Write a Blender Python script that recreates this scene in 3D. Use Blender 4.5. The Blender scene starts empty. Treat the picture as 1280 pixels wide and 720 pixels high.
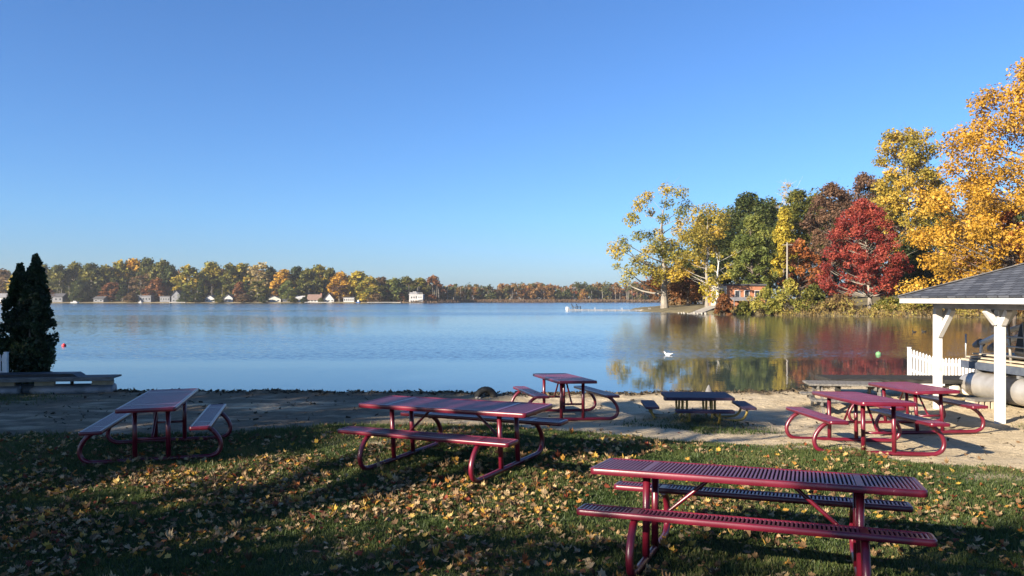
import bpy, math, random
import numpy as np
from mathutils import Vector, Matrix

R = math.radians
rng = np.random.default_rng(11)
random.seed(5)
scene = bpy.context.scene
COL = scene.collection
F, HOR, EYE = 998.0, 374.4, 2.15          # focal length and horizon in photo pixels, eye height in metres
LAKE = -0.25


def X(px, d): return (px - 640) / F * d
def Z(py, d): return EYE - (py - HOR) * d / F
def P(px, py, d): return (X(px, d), d, Z(py, d))


# ------------------------------------------------------------------ noise
def _hash(ix, iy, seed):
    h = np.sin(ix * 127.1 + iy * 311.7 + seed * 74.7) * 43758.5453
    return h - np.floor(h)


def vnoise(x, y, seed=0):
    ix, iy = np.floor(x), np.floor(y)
    fx, fy = x - ix, y - iy
    fx, fy = fx * fx * (3 - 2 * fx), fy * fy * (3 - 2 * fy)
    a, b = _hash(ix, iy, seed), _hash(ix + 1, iy, seed)
    c, d = _hash(ix, iy + 1, seed), _hash(ix + 1, iy + 1, seed)
    return (a * (1 - fx) + b * fx) * (1 - fy) + (c * (1 - fx) + d * fx) * fy


def fbm(x, y, seed=0, oct=4):
    s, a, t = 0, 0.5, 0
    for o in range(oct):
        s = s + a * vnoise(x * 2 ** o, y * 2 ** o, seed + o)
        t += a
        a *= 0.55
    return s / t


def sstep(a, b, x):
    t = np.clip((x - a) / (b - a), 0, 1)
    return t * t * (3 - 2 * t)


# ------------------------------------------------------------------ objects
def tag(o, label=None, cat=None, group=None, kind=None):
    if label: o['label'] = label
    if cat: o['category'] = cat
    if group: o['group'] = group
    if kind: o['kind'] = kind
    return o


def empty(name, loc=(0, 0, 0), rz=0.0):
    o = bpy.data.objects.new(name, None)
    COL.objects.link(o)
    o.empty_display_size = 0.2
    o.location = loc
    o.rotation_euler = (0, 0, rz)
    return o


def thing(name, label, cat, loc=(0, 0, 0), rz=0.0, group=None):
    return tag(empty(name, loc, rz), label, cat, group)


def copy_tree(o, parent=None):
    c = o.copy()
    COL.objects.link(c)
    if parent is not None:
        c.parent = parent
    for ch in [k for k in o.children]:
        copy_tree(ch, c)
    return c


class MB:
    """collects faces, then links them as one mesh object"""
    def __init__(s):
        s.v, s.f, s.sm, s.mi = [], [], [], []

    def add(s, verts, faces, smooth=False, mi=0):
        n = len(s.v)
        s.v += [tuple(p) for p in verts]
        for f in faces:
            s.f.append(tuple(i + n for i in f))
            s.sm.append(smooth)
            s.mi.append(mi)
        return s

    def box(s, x0, x1, y0, y1, z0, z1, mi=0, M=None):
        vs = [(x0, y0, z0), (x1, y0, z0), (x1, y1, z0), (x0, y1, z0), (x0, y0, z1), (x1, y0, z1), (x1, y1, z1), (x0, y1, z1)]
        if M is not None: vs = [M @ Vector(p) for p in vs]
        return s.add(vs, [(0, 3, 2, 1), (4, 5, 6, 7), (0, 1, 5, 4), (1, 2, 6, 5), (2, 3, 7, 6), (3, 0, 4, 7)], False, mi)

    def bar(s, a, b, w, h, mi=0, up=(0, 0, 1)):
        a, b = Vector(a), Vector(b)
        d = (b - a)
        L = d.length
        d.normalize()
        u = Vector(up)
        if abs(d.dot(u)) > .98: u = Vector((0, 1, 0))
        sx = d.cross(u).normalized()
        sz = sx.cross(d)
        M = Matrix((sx, d, sz)).transposed().to_4x4()
        M.translation = a
        return s.box(-w / 2, w / 2, 0, L, -h / 2, h / 2, mi, M)

    def tube(s, pts, r, n=10, cap=True, mi=0):
        pts = [Vector(p) for p in pts]
        rs = r if hasattr(r, '__len__') else [r] * len(pts)
        t0 = (pts[1] - pts[0]).normalized()
        u = Vector((0, 0, 1)) if abs(t0.z) < .9 else Vector((1, 0, 0))
        u = (u - t0 * u.dot(t0)).normalized()
        vs = []
        for i, p in enumerate(pts):
            a = pts[max(i - 1, 0)]
            b = pts[min(i + 1, len(pts) - 1)]
            t = (b - a).normalized()
            u = (u - t * u.dot(t))
            u = u.normalized() if u.length > 1e-6 else t.orthogonal().normalized()
            w = t.cross(u)
            for k in range(n):
                an = 2 * math.pi * k / n
                vs.append(p + (u * math.cos(an) + w * math.sin(an)) * rs[i])
        fs = []
        for i in range(len(pts) - 1):
            for k in range(n):
                fs.append((i * n + k, i * n + (k + 1) % n, (i + 1) * n + (k + 1) % n, (i + 1) * n + k))
        s.add(vs, fs, True, mi)
        if cap:
            m = len(s.v) - len(vs)
            s.f.append(tuple(m + k for k in reversed(range(n))))
            s.f.append(tuple(m + (len(pts) - 1) * n + k for k in range(n)))
            s.sm += [False, False]
            s.mi += [mi, mi]
        return s

    def lathe(s, prof, n=16, M=None, mi=0):
        """prof: list of (r, z) spun about z"""
        vs, fs = [], []
        for r, z in prof:
            for k in range(n):
                an = 2 * math.pi * k / n
                vs.append(Vector((r * math.cos(an), r * math.sin(an), z)))
        for i in range(len(prof) - 1):
            for k in range(n):
                fs.append((i * n + k, i * n + (k + 1) % n, (i + 1) * n + (k + 1) % n, (i + 1) * n + k))
        fs.append(tuple(reversed(range(n))))
        fs.append(tuple((len(prof) - 1) * n + k for k in range(n)))
        if M is not None: vs = [M @ p for p in vs]
        return s.add(vs, fs, True, mi)

    def build(s, name, mats, parent=None, bevel=0.0):
        me = bpy.data.meshes.new(name)
        me.from_pydata(s.v, [], s.f)
        me.polygons.foreach_set('use_smooth', s.sm)
        me.polygons.foreach_set('material_index', s.mi)
        for m in (mats if isinstance(mats, (list, tuple)) else [mats]):
            me.materials.append(m)
        me.update()
        o = bpy.data.objects.new(name, me)
        COL.objects.link(o)
        if parent is not None: o.parent = parent
        if bevel:
            b = o.modifiers.new('bevel', 'BEVEL')
            b.width = bevel
            b.segments = 2
            b.limit_method = 'ANGLE'
            b.angle_limit = R(50)
        return o


def np_mesh(name, V, nper, mat, parent=None, attrs=None, faces=None, smooth=False):
    """V (n*nper,3): n separate polygons of nper corners each; or give faces (m,k) into V"""
    me = bpy.data.meshes.new(name)
    V = np.ascontiguousarray(V, dtype=np.float32)
    if faces is None:
        faces = np.arange(len(V), dtype=np.int32).reshape(-1, nper)
    nf, k = faces.shape
    me.vertices.add(len(V))
    me.vertices.foreach_set('co', V.ravel())
    me.loops.add(nf * k)
    me.loops.foreach_set('vertex_index', faces.astype(np.int32).ravel())
    me.polygons.add(nf)
    me.polygons.foreach_set('loop_start', np.arange(0, nf * k, k, dtype=np.int32))
    me.polygons.foreach_set('use_smooth', np.full(nf, smooth))
    me.update(calc_edges=True)
    for an, (dom, arr) in (attrs or {}).items():
        a = me.attributes.new(an, 'FLOAT', dom)
        a.data.foreach_set('value', np.asarray(arr, dtype=np.float32))
    me.materials.append(mat)
    o = bpy.data.objects.new(name, me)
    COL.objects.link(o)
    if parent is not None: o.parent = parent
    return o


# ------------------------------------------------------------------ materials
def mat(name):
    m = bpy.data.materials.new(name)
    m.use_nodes = True
    nt = m.node_tree
    b = nt.nodes['Principled BSDF']
    return m, nt, b


def noisy(name, c1, c2, scale=5, rough=.6, spec=.4, bump=0.0, bscale=None, detail=6, coord='Object', stretch=(1, 1, 1), metallic=0.0, coat=0.0, lo=.35, hi=.65):
    m, nt, b = mat(name)
    tc = nt.nodes.new('ShaderNodeTexCoord')
    mp = nt.nodes.new('ShaderNodeMapping')
    mp.inputs['Scale'].default_value = stretch
    nt.links.new(tc.outputs[coord], mp.inputs['Vector'])
    nz = nt.nodes.new('ShaderNodeTexNoise')
    nz.inputs['Scale'].default_value = scale
    nz.inputs['Detail'].default_value = detail
    nt.links.new(mp.outputs[0], nz.inputs['Vector'])
    rp = nt.nodes.new('ShaderNodeValToRGB')
    rp.color_ramp.elements[0].position = lo
    rp.color_ramp.elements[0].color = (*c1, 1)
    rp.color_ramp.elements[1].position = hi
    rp.color_ramp.elements[1].color = (*c2, 1)
    nt.links.new(nz.outputs['Fac'], rp.inputs[0])
    nt.links.new(rp.outputs[0], b.inputs['Base Color'])
    b.inputs['Roughness'].default_value = rough
    b.inputs['Specular IOR Level'].default_value = spec
    b.inputs['Metallic'].default_value = metallic
    b.inputs['Coat Weight'].default_value = coat
    b.inputs['Coat Roughness'].default_value = .3
    if bump:
        n2 = nt.nodes.new('ShaderNodeTexNoise')
        n2.inputs['Scale'].default_value = bscale or scale * 4
        n2.inputs['Detail'].default_value = 4
        nt.links.new(mp.outputs[0], n2.inputs['Vector'])
        bp = nt.nodes.new('ShaderNodeBump')
        bp.inputs['Strength'].default_value = 1.0
        bp.inputs['Distance'].default_value = bump
        nt.links.new(n2.outputs['Fac'], bp.inputs['Height'])
        nt.links.new(bp.outputs[0], b.inputs['Normal'])
    return m


def leafmat(name, stops, transl=.35, rough=.55):
    """stops: [(pos, rgb)...] over the per-leaf attribute 'tint'"""
    m = bpy.data.materials.new(name)
    m.use_nodes = True
    nt = m.node_tree
    nt.nodes.clear()
    out = nt.nodes.new('ShaderNodeOutputMaterial')
    at = nt.nodes.new('ShaderNodeAttribute')
    at.attribute_name = 'tint'
    rp = nt.nodes.new('ShaderNodeValToRGB')
    cr = rp.color_ramp
    while len(cr.elements) < len(stops): cr.elements.new(.5)
    for e, (p, c) in zip(cr.elements, stops):
        e.position = p
        e.color = (*c, 1)
    nt.links.new(at.outputs['Fac'], rp.inputs[0])
    pb = nt.nodes.new('ShaderNodeBsdfPrincipled')
    pb.inputs['Roughness'].default_value = rough
    pb.inputs['Specular IOR Level'].default_value = .25
    tr = nt.nodes.new('ShaderNodeBsdfTranslucent')
    mx = nt.nodes.new('ShaderNodeMixShader')
    mx.inputs[0].default_value = transl
    nt.links.new(rp.outputs[0], pb.inputs['Base Color'])
    nt.links.new(rp.outputs[0], tr.inputs['Color'])
    nt.links.new(pb.outputs[0], mx.inputs[1])
    nt.links.new(tr.outputs[0], mx.inputs[2])
    nt.links.new(mx.outputs[0], out.inputs[0])
    return m


M = {}
M['maroon'] = noisy('maroon_plastisol', (.085, .004, .012), (.135, .008, .022), 3.5, rough=.33, spec=.55, bump=.0004, bscale=60, coat=.15)
def chipped(m):
    nt = m.node_tree
    b = nt.nodes['Principled BSDF']
    src = b.inputs['Base Color'].links[0].from_socket
    tc = nt.nodes.new('ShaderNodeTexCoord')
    nz = nt.nodes.new('ShaderNodeTexNoise')
    nz.inputs['Scale'].default_value = 9
    nz.inputs['Detail'].default_value = 9
    nz.inputs['Roughness'].default_value = .7
    nt.links.new(tc.outputs['Object'], nz.inputs['Vector'])
    rp = nt.nodes.new('ShaderNodeValToRGB')
    rp.color_ramp.elements[0].position = .66
    rp.color_ramp.elements[0].color = (0, 0, 0, 1)
    rp.color_ramp.elements[1].position = .70
    rp.color_ramp.elements[1].color = (.8, .8, .8, 1)
    nt.links.new(nz.outputs['Fac'], rp.inputs[0])
    mx = nt.nodes.new('ShaderNodeMixRGB')
    mx.inputs[2].default_value = (.26, .13, .12, 1)
    nt.links.new(rp.outputs[0], mx.inputs[0])
    nt.links.new(src, mx.inputs[1])
    nt.links.new(mx.outputs[0], b.inputs['Base Color'])


chipped(M['maroon'])
M['maroon_rib'] = noisy('maroon_rib_tops', (.10, .012, .034), (.14, .022, .052), 7, rough=.42, spec=1.0, bump=.0003, bscale=50, coat=.3)
M['maroon_pit'] = noisy('shade_dark_maroon_recess', (.018, .003, .006), (.035, .005, .011), 9, rough=.8, spec=.1)  # darkened so the colour holds the shade in the slat gaps
M['yellow_pipe'] = noisy('old_yellow_paint', (.20, .135, .03), (.36, .26, .06), 8, rough=.5, bump=.001)
M['kid_top'] = noisy('faded_violet_coating', (.022, .014, .032), (.04, .024, .045), 8, rough=.6, spec=.25, bump=.0006)
M['grey_wood'] = noisy('weathered_grey_wood', (.10, .095, .085), (.19, .18, .165), 5, rough=.95, spec=.12, bump=.004, bscale=20, stretch=(1, 6, 6))
M['dark_wood'] = noisy('dark_wet_wood', (.022, .021, .02), (.05, .048, .044), 5, rough=.95, spec=.1, bump=.004, bscale=20, stretch=(1, 6, 6))
M['tan_wood'] = noisy('tan_wood', (.30, .25, .18), (.42, .36, .27), 5, rough=.8, bump=.003)
M['white_paint'] = noisy('white_painted_wood', (.40, .39, .35), (.55, .54, .52), 3.5, rough=.6, bump=.003, bscale=14, lo=.28, hi=.46)
M['white_dirty'] = noisy('dirty_white_paint', (.52, .50, .46), (.78, .76, .72), 3, rough=.6, bump=.002)
M['grey_paint'] = noisy('grey_paint', (.30, .30, .31), (.42, .42, .43), 3, rough=.7)
M['alu'] = noisy('brushed_aluminium', (.36, .335, .30), (.50, .48, .44), 3, rough=.5, metallic=.6, bump=.002, bscale=8)
M['alu_dull'] = noisy('dull_aluminium', (.16, .165, .17), (.27, .27, .27), 4, rough=.6, metallic=.4, bump=.002, bscale=8)
M['black'] = noisy('black_vinyl', (.012, .012, .013), (.03, .03, .032), 6, rough=.5, bump=.002)
M['navy'] = noisy('dark_blue_grey_panel', (.05, .06, .085), (.08, .095, .12), 6, rough=.45)
M['cream'] = noisy('cream_vinyl', (.58, .54, .46), (.68, .64, .56), 5, rough=.5)
M['tyre'] = noisy('weathered_rubber', (.012, .013, .012), (.035, .035, .03), 9, rough=.8, bump=.006, bscale=25)
M['glass'] = noisy('window_glass', (.02, .025, .03), (.05, .06, .075), 1.5, rough=.06, spec=.6)
M['concrete'] = noisy('pale_concrete', (.24, .22, .185), (.36, .33, .28), .8, rough=.9, bump=.01)
M['stone'] = noisy('grey_stone', (.10, .10, .10), (.2, .19, .18), 4, rough=.9, bump=.02)
M['bark'] = noisy('brown_bark', (.07, .055, .042), (.15, .12, .095), 2.5, rough=.95, bump=.05, bscale=4, stretch=(1, 1, .3))
M['bark_pale'] = noisy('pale_bark', (.34, .31, .26), (.58, .55, .48), 1.2, rough=.9, bump=.02, bscale=4)
M['bark_grey'] = noisy('grey_bark', (.16, .14, .115), (.30, .27, .22), 1.8, rough=.95, bump=.03, bscale=4, stretch=(1, 1, .3))
M['red_buoy'] = noisy('red_buoy_plastic', (.55, .02, .03), (.62, .04, .05), 5, rough=.4)
M['green_buoy'] = noisy('green_buoy_plastic', (.10, .25, .10), (.16, .30, .14), 5, rough=.6)
M['white_feather'] = noisy('white_feathers', (.72, .72, .70), (.82, .82, .80), 12, rough=.8)
M['dark_feather'] = noisy('dark_feathers', (.02, .018, .015), (.05, .045, .04), 12, rough=.8)
M['orange_bill'] = noisy('orange_bill', (.5, .2, .02), (.6, .25, .03), 5, rough=.5)
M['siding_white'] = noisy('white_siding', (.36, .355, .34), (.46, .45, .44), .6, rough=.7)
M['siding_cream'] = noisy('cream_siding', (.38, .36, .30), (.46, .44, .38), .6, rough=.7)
M['siding_grey_shade'] = noisy('grey_and_shaded_siding', (.12, .125, .14), (.19, .195, .21), .6, rough=.75)  # grey walls, and pale far-left walls with their tree shade put in
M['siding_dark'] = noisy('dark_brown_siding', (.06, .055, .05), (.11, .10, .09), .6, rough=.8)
M['roof_grey'] = noisy('grey_shingles', (.14, .14, .15), (.22, .22, .23), 2, rough=.9)
M['roof_brown'] = noisy('brown_shingles', (.15, .095, .075), (.22, .15, .12), 2, rough=.9)
M['roof_dark'] = noisy('dark_shingles', (.05, .05, .055), (.09, .09, .095), 2, rough=.9)
M['blue_paint'] = noisy('blue_boat_paint', (.05, .12, .32), (.07, .16, .4), 3, rough=.4)


def brickmat(name, c1, c2, mortar, scale):
    m, nt, b = mat(name)
    tc = nt.nodes.new('ShaderNodeTexCoord')
    mp = nt.nodes.new('ShaderNodeMapping')
    mp.inputs['Rotation'].default_value = (R(90), 0, 0)
    nt.links.new(tc.outputs['Object'], mp.inputs[0])
    br = nt.nodes.new('ShaderNodeTexBrick')
    br.inputs['Color1'].default_value = (*c1, 1)
    br.inputs['Color2'].default_value = (*c2, 1)
    br.inputs['Mortar'].default_value = (*mortar, 1)
    br.inputs['Scale'].default_value = scale
    nt.links.new(mp.outputs[0], br.inputs['Vector'])
    nt.links.new(br.outputs[0], b.inputs['Base Color'])
    b.inputs['Roughness'].default_value = .85
    return m


M['orange_brick'] = brickmat('orange_brick', (.32, .11, .05), (.42, .155, .07), (.40, .25, .16), 3)
M['red_brick'] = brickmat('red_brown_brick', (.26, .105, .07), (.32, .13, .085), (.28, .2, .16), 3)


def shinglemat():
    m, nt, b = mat('blue_grey_asphalt_shingles')
    tc = nt.nodes.new('ShaderNodeTexCoord')
    br = nt.nodes.new('ShaderNodeTexBrick')
    br.inputs['Color1'].default_value = (.034, .040, .052, 1)
    br.inputs['Color2'].default_value = (.105, .115, .135, 1)
    br.inputs['Mortar'].default_value = (.018, .02, .026, 1)
    br.inputs['Scale'].default_value = 1
    br.inputs['Brick Width'].default_value = .32
    br.inputs['Row Height'].default_value = .14
    br.inputs['Mortar Size'].default_value = .016
    nt.links.new(tc.outputs['UV'], br.inputs['Vector'])
    nz = nt.nodes.new('ShaderNodeTexNoise')
    nz.inputs['Scale'].default_value = 7
    mx = nt.nodes.new('ShaderNodeMixRGB')
    mx.blend_type = 'MULTIPLY'
    mx.inputs[0].default_value = .35
    nt.links.new(tc.outputs['Object'], nz.inputs['Vector'])
    nt.links.new(br.outputs[0], mx.inputs[1])
    nt.links.new(nz.outputs['Fac'], mx.inputs[2])
    nt.links.new(mx.outputs[0], b.inputs['Base Color'])
    bp = nt.nodes.new('ShaderNodeBump')
    bp.inputs['Distance'].default_value = .012
    nt.links.new(br.outputs['Fac'], bp.inputs['Height'])
    bp.invert = True
    nt.links.new(bp.outputs[0], b.inputs['Normal'])
    b.inputs['Roughness'].default_value = .85
    return m


M['shingle'] = shinglemat()

GREEN_D = [(0, (.02, .034, .012)), (.5, (.05, .072, .018)), (1, (.11, .12, .028))]
OLIVE = [(0, (.045, .058, .014)), (.5, (.105, .115, .022)), (1, (.23, .19, .03))]
LIME = [(0, (.07, .10, .022)), (.5, (.15, .175, .04)), (1, (.26, .25, .055))]
GOLD = [(0, (.17, .12, .02)), (.3, (.38, .21, .022)), (.65, (.54, .30, .03)), (1, (.64, .42, .08))]
PALEGOLD = [(0, (.13, .13, .03)), (.4, (.32, .25, .04)), (.75, (.50, .34, .05)), (1, (.60, .40, .07))]
YELLOWGREEN = [(0, (.11, .12, .025)), (.45, (.25, .24, .045)), (.8, (.38, .32, .06)), (1, (.42, .26, .05))]
ORANGE = [(0, (.24, .08, .012)), (.5, (.46, .19, .022)), (1, (.60, .33, .045))]
YELLOW = [(0, (.24, .20, .025)), (.5, (.42, .33, .035)), (1, (.58, .44, .06))]
RED = [(0, (.12, .02, .016)), (.5, (.28, .045, .034)), (1, (.42, .11, .06))]
MAROON = [(0, (.065, .04, .026)), (.5, (.135, .075, .045)), (1, (.21, .12, .065))]
RUST = [(0, (.10, .04, .018)), (.5, (.21, .085, .03)), (1, (.32, .15, .05))]
BROWN = [(0, (.08, .05, .025)), (.5, (.16, .10, .045)), (1, (.25, .165, .075))]
SPARSE = [(0, (.30, .24, .12)), (.5, (.40, .31, .13)), (1, (.5, .38, .12))]
GOLDGREEN = [(0, (.09, .11, .022)), (.35, (.22, .21, .035)), (.7, (.42, .32, .04)), (1, (.58, .37, .05))]
REDMIX = [(0, (.10, .03, .02)), (.5, (.30, .10, .03)), (1, (.45, .2, .04))]
L = {k: leafmat('leaf_' + k, v) for k, v in dict(dark=GREEN_D, olive=OLIVE, lime=LIME, gold=GOLD, orange=ORANGE, yellow=YELLOW, red=RED,
     maroon=MAROON, rust=RUST, brown=BROWN, sparse=SPARSE, palegold=PALEGOLD, yellowgreen=YELLOWGREEN, goldgreen=GOLDGREEN, redmix=REDMIX).items()}
L['arbor'] = leafmat('leaf_arborvitae', [(0, (.012, .022, .010)), (.6, (.03, .05, .018)), (.9, (.06, .085, .03)), (1, (.13, .085, .035))], .15)

# ------------------------------------------------------------------ sun, sky, camera
SUN_EL = 21.0
SD = Vector((.79, .613, 0)).normalized()          # the way the shadows fall on the ground
TAN = math.tan(R(SUN_EL))
world = bpy.data.worlds.new('World')
scene.world = world
world.use_nodes = True
wn = world.node_tree
bg = wn.nodes['Background']
sky = wn.nodes.new('ShaderNodeTexSky')
sky.sky_type = 'NISHITA'
sky.sun_disc = False
sky.sun_elevation = R(SUN_EL)
sky.sun_rotation = math.atan2(-SD.x, -SD.y) % (2 * math.pi)
sky.altitude = 200
sky.air_density = 1.0
sky.dust_density = .6
sky.ozone_density = 2.2
tint = wn.nodes.new('ShaderNodeMixRGB')          # a clearer, bluer autumn air than the default
tint.blend_type = 'MULTIPLY'
tint.inputs[0].default_value = 1
tint.inputs[2].default_value = (.57, .885, 1.34, 1)
wn.links.new(sky.outputs[0], tint.inputs[1])
wtc = wn.nodes.new('ShaderNodeTexCoord')
wsp = wn.nodes.new('ShaderNodeSeparateXYZ')
wn.links.new(wtc.outputs['Generated'], wsp.inputs[0])
wrp = wn.nodes.new('ShaderNodeValToRGB')          # a dull mauve band of autumn haze low over the horizon
wrp.color_ramp.elements[0].position = 0
wrp.color_ramp.elements[0].color = (1.0, .84, .88, 1)
wrp.color_ramp.elements[1].position = .10
wrp.color_ramp.elements[1].color = (1, 1, 1, 1)
wn.links.new(wsp.outputs['Z'], wrp.inputs[0])
lowband = wn.nodes.new('ShaderNodeMixRGB')
lowband.blend_type = 'MULTIPLY'
lowband.inputs[0].default_value = 1
wn.links.new(tint.outputs[0], lowband.inputs[1])
wn.links.new(wrp.outputs[0], lowband.inputs[2])
wn.links.new(lowband.outputs[0], bg.inputs[0])
bg.inputs[1].default_value = .05
sl = bpy.data.lights.new('sun', 'SUN')
sl.energy = 5.0
sl.angle = R(.5)
sl.color = (1.0, .87, .70)
so = bpy.data.objects.new('sun', sl)
COL.objects.link(so)
ray = Vector((SD.x * math.cos(R(SUN_EL)), SD.y * math.cos(R(SUN_EL)), -math.sin(R(SUN_EL))))
so.rotation_euler = ray.to_track_quat('-Z', 'Y').to_euler()
so.location = (-30, -25, 30)

cam = bpy.data.cameras.new('camera')
co = bpy.data.objects.new('camera', cam)
COL.objects.link(co)
scene.camera = co
cam.sensor_width = 36
cam.lens = 36 * F / 1280
cam.shift_y = (HOR - 360) / 1280
cam.clip_end = 20000
cam.clip_start = .1
co.location = (0, 0, EYE)
co.rotation_euler = (R(90), 0, 0)
scene.view_settings.view_transform = 'Standard'
scene.view_settings.look = 'None'
scene.view_settings.exposure = 1.55
scene.view_settings.gamma = 1

# ------------------------------------------------------------------ near ground
TABLES = dict(T1=(1.883, 6.307, -.353, .032, -.019, -.069), T2=(-.71, 9.903, -.519, .119, .038, .03), T3=(-4.873, 11.107, 1.835, .040, .012, -.007),
              T4=(.958, 15.106, 1.728, -.058, -.002, -.038), T6=(5.051, 11.599, 1.467, -.005, -.011, -.055), T7=(7.078, 14.106, 1.446, -.127, .033, -.048))


def shore_y(x):
    return np.interp(x, [-40, -14, -9, -2, 3, 6.5, 8.5, 12, 20, 40], [20.2, 20.2, 19.3, 18.9, 18.9, 19.2, 20.6, 21.4, 22, 22])


def ground_z(x, y):
    x, y = np.asarray(x, float), np.asarray(y, float)
    num = np.zeros(np.broadcast(x, y).shape)
    den = np.full(num.shape, .25)
    num = num + .25 * np.where(y > 12, -.06, 0.0)
    for (tx, ty, a, dz, gu, gv) in TABLES.values():
        dx, dy = x - tx, y - ty
        w = np.exp(-(dx * dx + dy * dy) / (2 * 1.35 ** 2)) * 4
        num = num + w * (dz + np.clip(gu * dx + gv * dy, -.12, .12))
        den = den + w
    z = num / den
    z = z + (fbm(x * .9, y * .9, 3) - .5) * .05 + (fbm(x * 3.2, y * 3.2, 9, 3) - .5) * .055
    m = np.exp(-(((x - 4.55) / .55) ** 2 + ((y - 11.4) / .8) ** 2))
    z = z + .10 * m
    z = z + .09 * np.exp(-((x - 3.45) ** 2 + (y - 14.4) ** 2) / .9)
    ys = shore_y(x) + (fbm(x * .7, x * 0 + 3.3, 21) - .5) * .7
    t = y - ys
    lip = .05 * np.exp(-((t + .25) / .3) ** 2) * (vnoise(x * 6, y * 6, 33) * .8 + .3)
    z = np.where(t > -.6, z + lip, z)
    z = z - sstep(-.15, 1.3, t) * .45 - np.clip(t - .8, 0, 12) * .14
    return z


gx_px = [0, 200, 320, 400, 480, 560, 640, 720, 800, 870, 960, 1080, 1190, 1280, 1400]
gy_px = [541, 546, 541, 533, 531, 533, 540, 546, 549, 553, 563, 578, 588, 595, 606]
gd = [EYE * F / (v - HOR) for v in gy_px]
gxw = [X(u, d) for u, d in zip(gx_px, gd)]


def grass_cover(x, y):
    yb = np.interp(x, gxw, gd)
    n = (fbm(x * .9, y * .9, 50) - .5) * 1.3 + (fbm(x * 3.5, y * 3.5, 51) - .5) * .8
    g = sstep(-.25, .35, yb - y + n)
    patch = lambda cx, cy, rx, ry: np.clip(1.25 - np.hypot((x - cx) / rx, (y - cy) / ry) + n * .5, 0, 1)
    g = np.maximum(g, .9 * patch(3.3, 14.0, 1.35, .75))
    g = np.maximum(g, .8 * patch(-12.0, 17.6, 2.2, 1.2))
    g = np.maximum(g, .8 * patch(9.6, 13.9, .8, .45))
    g = np.maximum(g, .7 * patch(10.6, 17.2, 1.8, .6))
    bare = np.clip(1.2 - np.hypot((x + 2.0) / .7, (y - 11.4) / .55) + n * .4, 0, 1)
    bare2 = np.clip(1.1 - np.hypot((x - 5.6) / .8, (y - 9.3) / .3) + n * .4, 0, 1)
    return g * (1 - .85 * bare) * (1 - .7 * bare2)


def axis(a, b, fine, lo, hi, n):
    left = a + (lo - a) * (1 - np.linspace(1, 0, n) ** 2)
    right = hi + (b - hi) * np.linspace(0, 1, n) ** 2
    return np.concatenate([left[:-1], np.arange(lo, hi, fine), right])


xs = axis(-130, 130, .11, -13.5, 14.5, 24)
ys_ = axis(-60, 34, .10, 5.0, 23.0, 22)
GX, GY = np.meshgrid(xs, ys_)
GZ = ground_z(GX, GY)
nx, ny = len(xs), len(ys_)
idx = np.arange(nx * ny).reshape(ny, nx)
gf = np.stack([idx[:-1, :-1], idx[:-1, 1:], idx[1:, 1:], idx[1:, :-1]], -1).reshape(-1, 4)
GV = np.stack([GX, GY, GZ], -1).reshape(-1, 3)


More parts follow.
